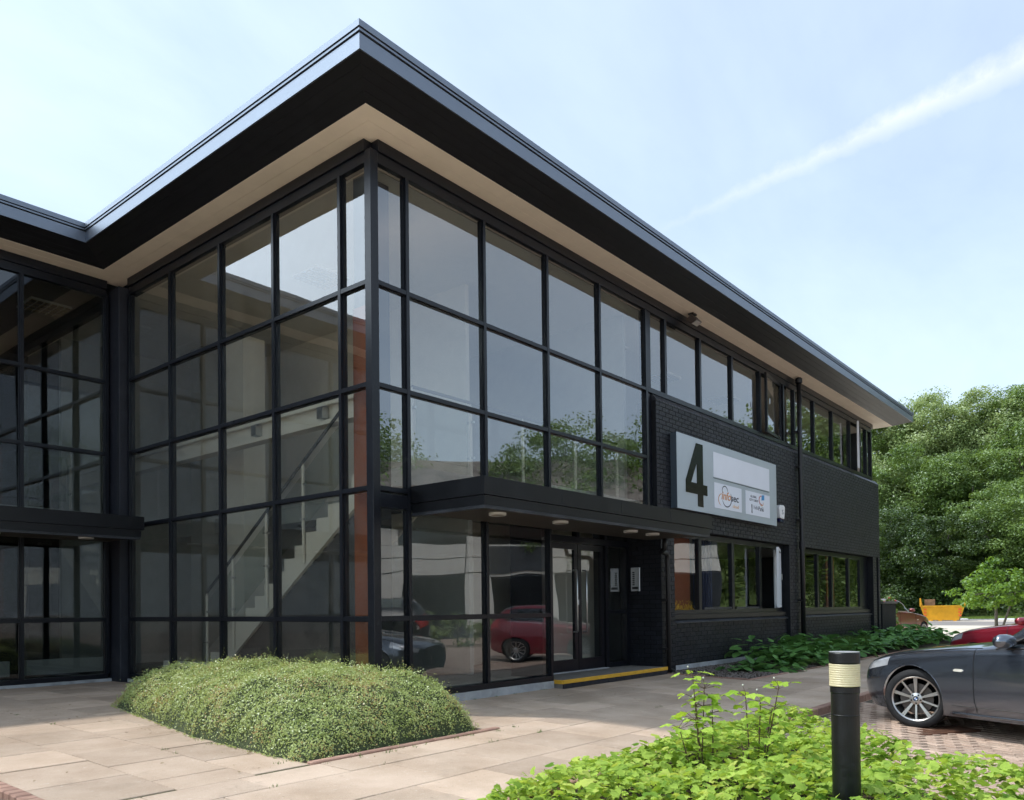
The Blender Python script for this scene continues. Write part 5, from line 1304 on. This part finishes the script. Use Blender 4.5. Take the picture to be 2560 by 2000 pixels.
# terrain behind the yard
def hill_z(x, y): return -.2 + max(0, (x-72))*.36 + .5*math.sin(y*.11)*min(1, max(0,(x-72)/20))
def hillside():
    xs = np.linspace(68, 150, 30); ys = np.linspace(-60, 70, 40)
    v = [(x, y, hill_z(x, y)-.02) for y in ys for x in xs]; n = len(xs)
    f = [(j*n+i, j*n+i+1, (j+1)*n+i+1, (j+1)*n+i) for j in range(len(ys)-1) for i in range(n-1)]
    structure(MB().add(v, f).build('hillside', MT['grass_base'], recalc=False, smooth=True))
hillside()
MT['bright_grass'] = leafmat('mown_grass', (.10,.17,.03), (.22,.29,.07), .3, .6, .04, .6)
def grass(name, label, x0, x1, y0, y1, n, h, zf, mat):
    x = rng.uniform(x0,x1,n); y = rng.uniform(y0,y1,n); z = np.array([zf(a,b) for a, b in zip(x,y)]); a = rng.uniform(0,6.283,n); hh = h*rng.uniform(.5,1.2,n); w = .05
    b0 = np.stack([x-np.cos(a)*w, y-np.sin(a)*w, z],1); b1 = np.stack([x+np.cos(a)*w, y+np.sin(a)*w, z],1); t = np.stack([x+rng.normal(0,.05,n), y+rng.normal(0,.05,n), z+hh],1)
    V = np.stack([b0,b1,t],1).reshape(-1,3); o = put(name, np_mesh(name, V, np.arange(3*n).reshape(-1,3)), mat); o['kind'] = 'stuff'; tag(o, label, 'grass'); return o
structure(MB().add([(63,-60,-.21),(72,-60,-.19),(72,60,-.19),(63,60,-.21)], [(0,1,2,3)]).build('verge', MT['grass_base'], recalc=False))
grass('grass', 'sunlit mown grass verge beyond the yard below the wooded bank', 63.2, 73, -6, 22, 30000, .16, lambda x, y: hill_z(x,y)-.0, MT['bright_grass'])
for i in range(7): pass
VK = structure(MB().box(62.75, 62.8, -60, 60, -.3, -.12).build('verge_kerb', MT['concrete'], recalc=False))
# the wood: front row, middle and back rows on the bank
def polar(az, d): a = math.radians(az); return (-5.61+d*math.cos(a), -6.58+d*math.sin(a))
wood = [  # azimuth, distance, crown, material, scale, crown height over its base, label
 (17.6, 84, 0, 'leaf_a', 1.0, 5.5, 'mid green broadleaf tree on the wooded bank, just clear of the roof end'),
 (14.2, 80, 1, 'leaf_c', .95, 4.6, 'dark green tree at the foot of the wooded bank, behind the yellow skip'),
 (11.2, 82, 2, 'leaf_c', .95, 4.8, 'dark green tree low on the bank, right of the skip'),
 (8.0, 83, 0, 'leaf_a', 1.0, 5.4, 'mid green tree low on the bank behind the small young tree'),
 (4.6, 84, 1, 'leaf_a', 1.0, 5.4, 'green tree low on the bank at the right edge'),
 (19.8, 93, 2, 'leaf_b', 1.1, 8.5, 'pale green tree half hidden behind the roof end'),
 (16.2, 93, 1, 'leaf_b', 1.1, 7.5, 'pale green bushy tree halfway up the bank beside the roof end'),
 (13.0, 92, 0, 'leaf_a', 1.15, 7.2, 'broad mid green tree in the middle of the bank'),
 (9.8, 93, 2, 'leaf_a', 1.1, 7.4, 'rounded green tree in the middle row, right of centre'),
 (6.4, 94, 1, 'leaf_a', 1.15, 7.4, 'rounded green tree in the middle row near the right edge'),
 (15.0, 104, 2, 'leaf_a', 1.15, 11.6, 'tallest dark-topped tree on the skyline nearest the roof end'),
 (12.1, 103, 1, 'leaf_b', 1.15, 10.0, 'pale leaved tree on the skyline, second from the roof end'),
 (9.2, 103, 0, 'leaf_b', 1.2, 10.4, 'pale leaved tree on the skyline above the young tree'),
 (6.2, 104, 2, 'leaf_a', 1.2, 11.0, 'green tree on the skyline near the right edge'),
 (3.2, 104, 1, 'leaf_a', 1.2, 10.8, 'green tree on the skyline at the far right'),
 (20.8, 104, 0, 'leaf_a', 1.2, 8.0, 'green tree on the bank behind the office roof')]
for k, (az, d, c, mt, s, cz, lab) in enumerate(wood):
    x, y = polar(az, d); tree('broadleaf_tree', lab, (x, y, hill_z(x, y)), 12, CR[c], MT[mt], .3, cz, group='trees on the wooded bank', rz=k*1.3, sc=(s,s,s*(1.05 if k % 2 else .95)), seed=k)
# undergrowth fills the foot of the bank
def undergrowth():
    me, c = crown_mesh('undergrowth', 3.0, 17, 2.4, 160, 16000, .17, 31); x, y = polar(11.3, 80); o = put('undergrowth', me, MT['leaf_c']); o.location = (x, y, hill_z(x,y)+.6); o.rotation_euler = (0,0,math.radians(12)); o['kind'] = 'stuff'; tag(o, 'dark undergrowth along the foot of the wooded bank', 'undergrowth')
undergrowth()
# young tree in the yard, shrub by the building end
yt = crown_mesh('crown', 1.95,1.95,1.15, 70, 5500, .09, 21, droop=.6)
x, y = polar(8.55, 45.5); T = tree('young_tree', 'small round-headed young tree with forked slim trunk on the pale yard', (x, y, -.2), 4, yt, MT['leaf_d'], .085, 2.25, forks=7, seed=4)
MB().tube([(.0,-.2,-.1),(.0,-.55,1.0),(.1,-.9,2.0)], [.055,.045,.02], 6).build('second_stem', MT['bark'], T, smooth=True)
sb = crown_mesh('crown', 1.5,1.8,2.2, 60, 5200, .085, 22)
tree('garden_shrub', 'light green leafy shrub growing past the end of the black wall', (25.6,4.15,-.2), 4, sb, MT['leaf_b'], .06, 2.9, cat='shrub', seed=6)
rb = crown_mesh('crown', .75,.7,.75, 36, 2200, .055, 23)
RS = tree('flowering_shrub', 'low shrub with a few red flowers in front of the brown-red car', (23.3,1.25,-.2), 2, rb, MT['leaf_a'], .04, .95, cat='shrub', seed=7)
fl = MB()
for k in range(9):
    q = rng.normal(0,1,3); q /= np.linalg.norm(q); p = q*np.array([.78,.72,.8])+np.array([0,0,.95]); fl.lathe([(0,-.03),(.035,-.01),(.04,.02),(0,.035)], tuple(p), 6)
fl.build('flowers', material('red_petals', (.55,.03,.03), .6), RS, kind='stuff')
# builder's skip
def skip():
    x, y = polar(11.45, 66.5); T = thing('skip', 'open yellow and green builder\'s skip standing at the edge of the yard', 'skip', (x, y, -.21), math.radians(12.5))
    MT['skip_y'] = material('yellow_skip_paint', (.62,.30,.010), .5, 0, .4, var=.15, vscale=2, bump=.1); MT['skip_g'] = material('green_skip_paint', (.035,.055,.045), .55, 0, .4, var=.15)
    # long side faces the camera (local -x), end wall green on the right (local -y)
    yel = MB(); L0, L1, H = 1.12, 1.42, 1.05; W = 1.8
    def q(a): return a
    yel.add([(-.02,-L0,.06),(-.02,L0,.06),(-.16,L1,H),(-.16,-L1,H),(.04,-L0,.06),(.04,L0,.06),(-.10,L1,H),(-.10,-L1,H)], [(0,3,2,1),(4,5,6,7),(0,1,5,4),(1,2,6,5),(2,3,7,6),(3,0,4,7)])
    yel.build('side_wall', MT['skip_y'], T)
    box('rim', MT['skip_y'], T, -.21, -.08, -L1-.04, L1+.04, H, H+.09)
    for s, m in ((-1,'skip_g'),(1,'skip_y')):
        MB().add([(-.05,s*L0,.06),(W,s*L0,.06),(W+.1,s*L1,H+.45),(1.2,s*L1,H+.55),(-.20,s*L1,H+.62),(-.05,s*(L0-.05),.06),(W,s*(L0-.05),.06),(W+.1,s*(L1-.05),H+.45),(1.2,s*(L1-.05),H+.55),(-.20,s*(L1-.05),H+.62)],
                 [(0,1,2,3,4),(9,8,7,6,5),(0,5,6,1),(1,6,7,2),(2,7,8,3),(3,8,9,4),(4,9,5,0)]).build('end_wall', MT[m], T)
        box('corner_post', MT['skip_y'], T, -.24, -.13, s*L1-.05, s*L1+.05, H+.05, H+.64)
    MB().add([(W,-L0,.06),(W,L0,.06),(W+.1,L1,H),(W+.1,-L1,H)], [(0,1,2,3)]).build('back_wall', MT['skip_g'], T, recalc=False)
    box('floor', MT['skip_g'], T, -.02, W, -L0, L0, .04, .08)
    MB().box(.3,1.2,.45,1.15,.1,H+.55).build('load', material('rust_brown_board', (.22,.12,.06), .8, var=.3), T, recalc=False)
    for yy in (-.8,.15,.75): box('foot', MT['skip_y'], T, -.08, .02, yy-.12, yy+.12, .0, .10)
    me_ = MB().box(-.004,.004,-.1,.1,0,.13).mesh('hazard_mark'); me_.materials.append(material('orange_hazard', (.75,.13,.02), .5))
    for s in (-1,1):
        for i in range(3): o = put('hazard_mark', me_, None, T); o.location = (-.075-.035*i, s*1.12, .35+.22*i); o.rotation_euler = (0,-.14,0)
    lt = MB()
    for i in range(3): lt.box(.55,.95, -L0-.14-.04*i, -L0-.13-.04*i, .45+.18*i, .58+.18*i)
    lt.build('lettering', MT['white_paint'], T, recalc=False, kind='stuff')
skip()
# parking blocks along the verge
for k, (yy) in enumerate((3.0,6.0)): tag(MB().box(62.3,62.6,yy-.5,yy+.5,-.2,-.07).build('parking_block', MT['white_paint'], bevel=.02), ['white concrete parking block on the yard edge beneath the young tree','white concrete parking block on the yard edge right of the skip'][k], 'block')
# ---------------------------------------------------------------- across the car park: what the glass mirrors
OP = thing('clad_building', 'pale clad two storey building with tiled hip roof mirrored in the entrance glass', 'building', (19.5,-19.5,-.3), math.radians(-45))
MT['clad'] = material('pale_cladding', (.62,.59,.53), .6, 0, .4, var=.04); MT['tile'] = material('brown_roof_tiles', (.16,.135,.115), .8, 0, .3, var=.35, vscale=1.5, bump=.8, bscale=6); MT['dark_glass'] = material('dark_window', (.012,.013,.014), .08, 0, .6)
# local: front faces -x (towards the office)
MB().box(0, 9, -14, 14, 0, 6.2).build('core', MT['dark_in'], OP, recalc=False)
for j in range(7):
    for k, (z0, z1) in enumerate(((3.0,3.62),(3.66,4.28),(5.1,5.65),(5.69,6.2))): box('cladding_panel', MT['clad'], OP, -.06, -.002, -14+j*4, -14+j*4+3.96, z0, z1)
    box('pier', MT['clad'], OP, -.05, -.003, -14+j*4, -14+j*4+1.2, .2, 2.96); box('pier', MT['clad'], OP, -.05, -.003, -14+j*4, -14+j*4+.8, 4.3, 5.08)
    box('window', MT['dark_glass'], OP, -.03, -.004, -14+j*4+1.22, -14+j*4+3.98, .5, 2.9); box('window', MT['dark_glass'], OP, -.03, -.004, -14+j*4+.82, -14+j*4+3.98, 4.32, 5.06)
MB().add([(-.8,-14.8,6.2),(9.8,-14.8,6.2),(9.8,14.8,6.2),(-.8,14.8,6.2),(4.5,-10,9.0),(4.5,10,9.0)], [(0,3,2,1),(0,4,5,3),(1,2,5,4),(0,1,4),(2,3,5)]).build('roof', MT['tile'], OP)
box('fascia_sign', MT['dark_in'], OP, -.10, -.062, 3.0, 6.5, 3.1, 4.2)
CRF = [crown_mesh('crown', 5.0,5.0,4.3, 210, 42000, .085, 51), crown_mesh('crown', 4.6,5.2,4.6, 230, 42000, .085, 52)]
for k, (x, y, s, lab) in enumerate([(27,-17,1.0,'tree behind the clad building, mirrored above its roof on the right'),(21,-27,1.15,'tree behind the clad building, mirrored above its roof on the left'),(33,-13,1.2,'tall tree mirrored beside the brick in the upper glass'),(38,-7.5,1.3,'tree mirrored in the far upper windows'),(45,-10,1.4,'big tree mirrored in the last upper windows'),(13,-33,1.2,'tree mirrored in the narrow pane beside the corner post')]):
    tree('car_park_tree', lab, (x, y, -.3), 10, CRF[k % 2], MT['leaf_a'], .3, 6.4 if k < 3 else 6.8, group='trees across the car park', rz=k*.9, sc=(.95*s,.95*s,1.0*s), seed=20+k)
hb = crown_mesh('crown', 1.2,3.0,.75, 40, 2600, .07, 41)
tree('hedge', 'rounded low green hedge in front of the clad building', (15.5,-13.5,-.3), 1.2, hb, MT['leaf_b'], .05, .7, cat='hedge', seed=40, rz=math.radians(-45))
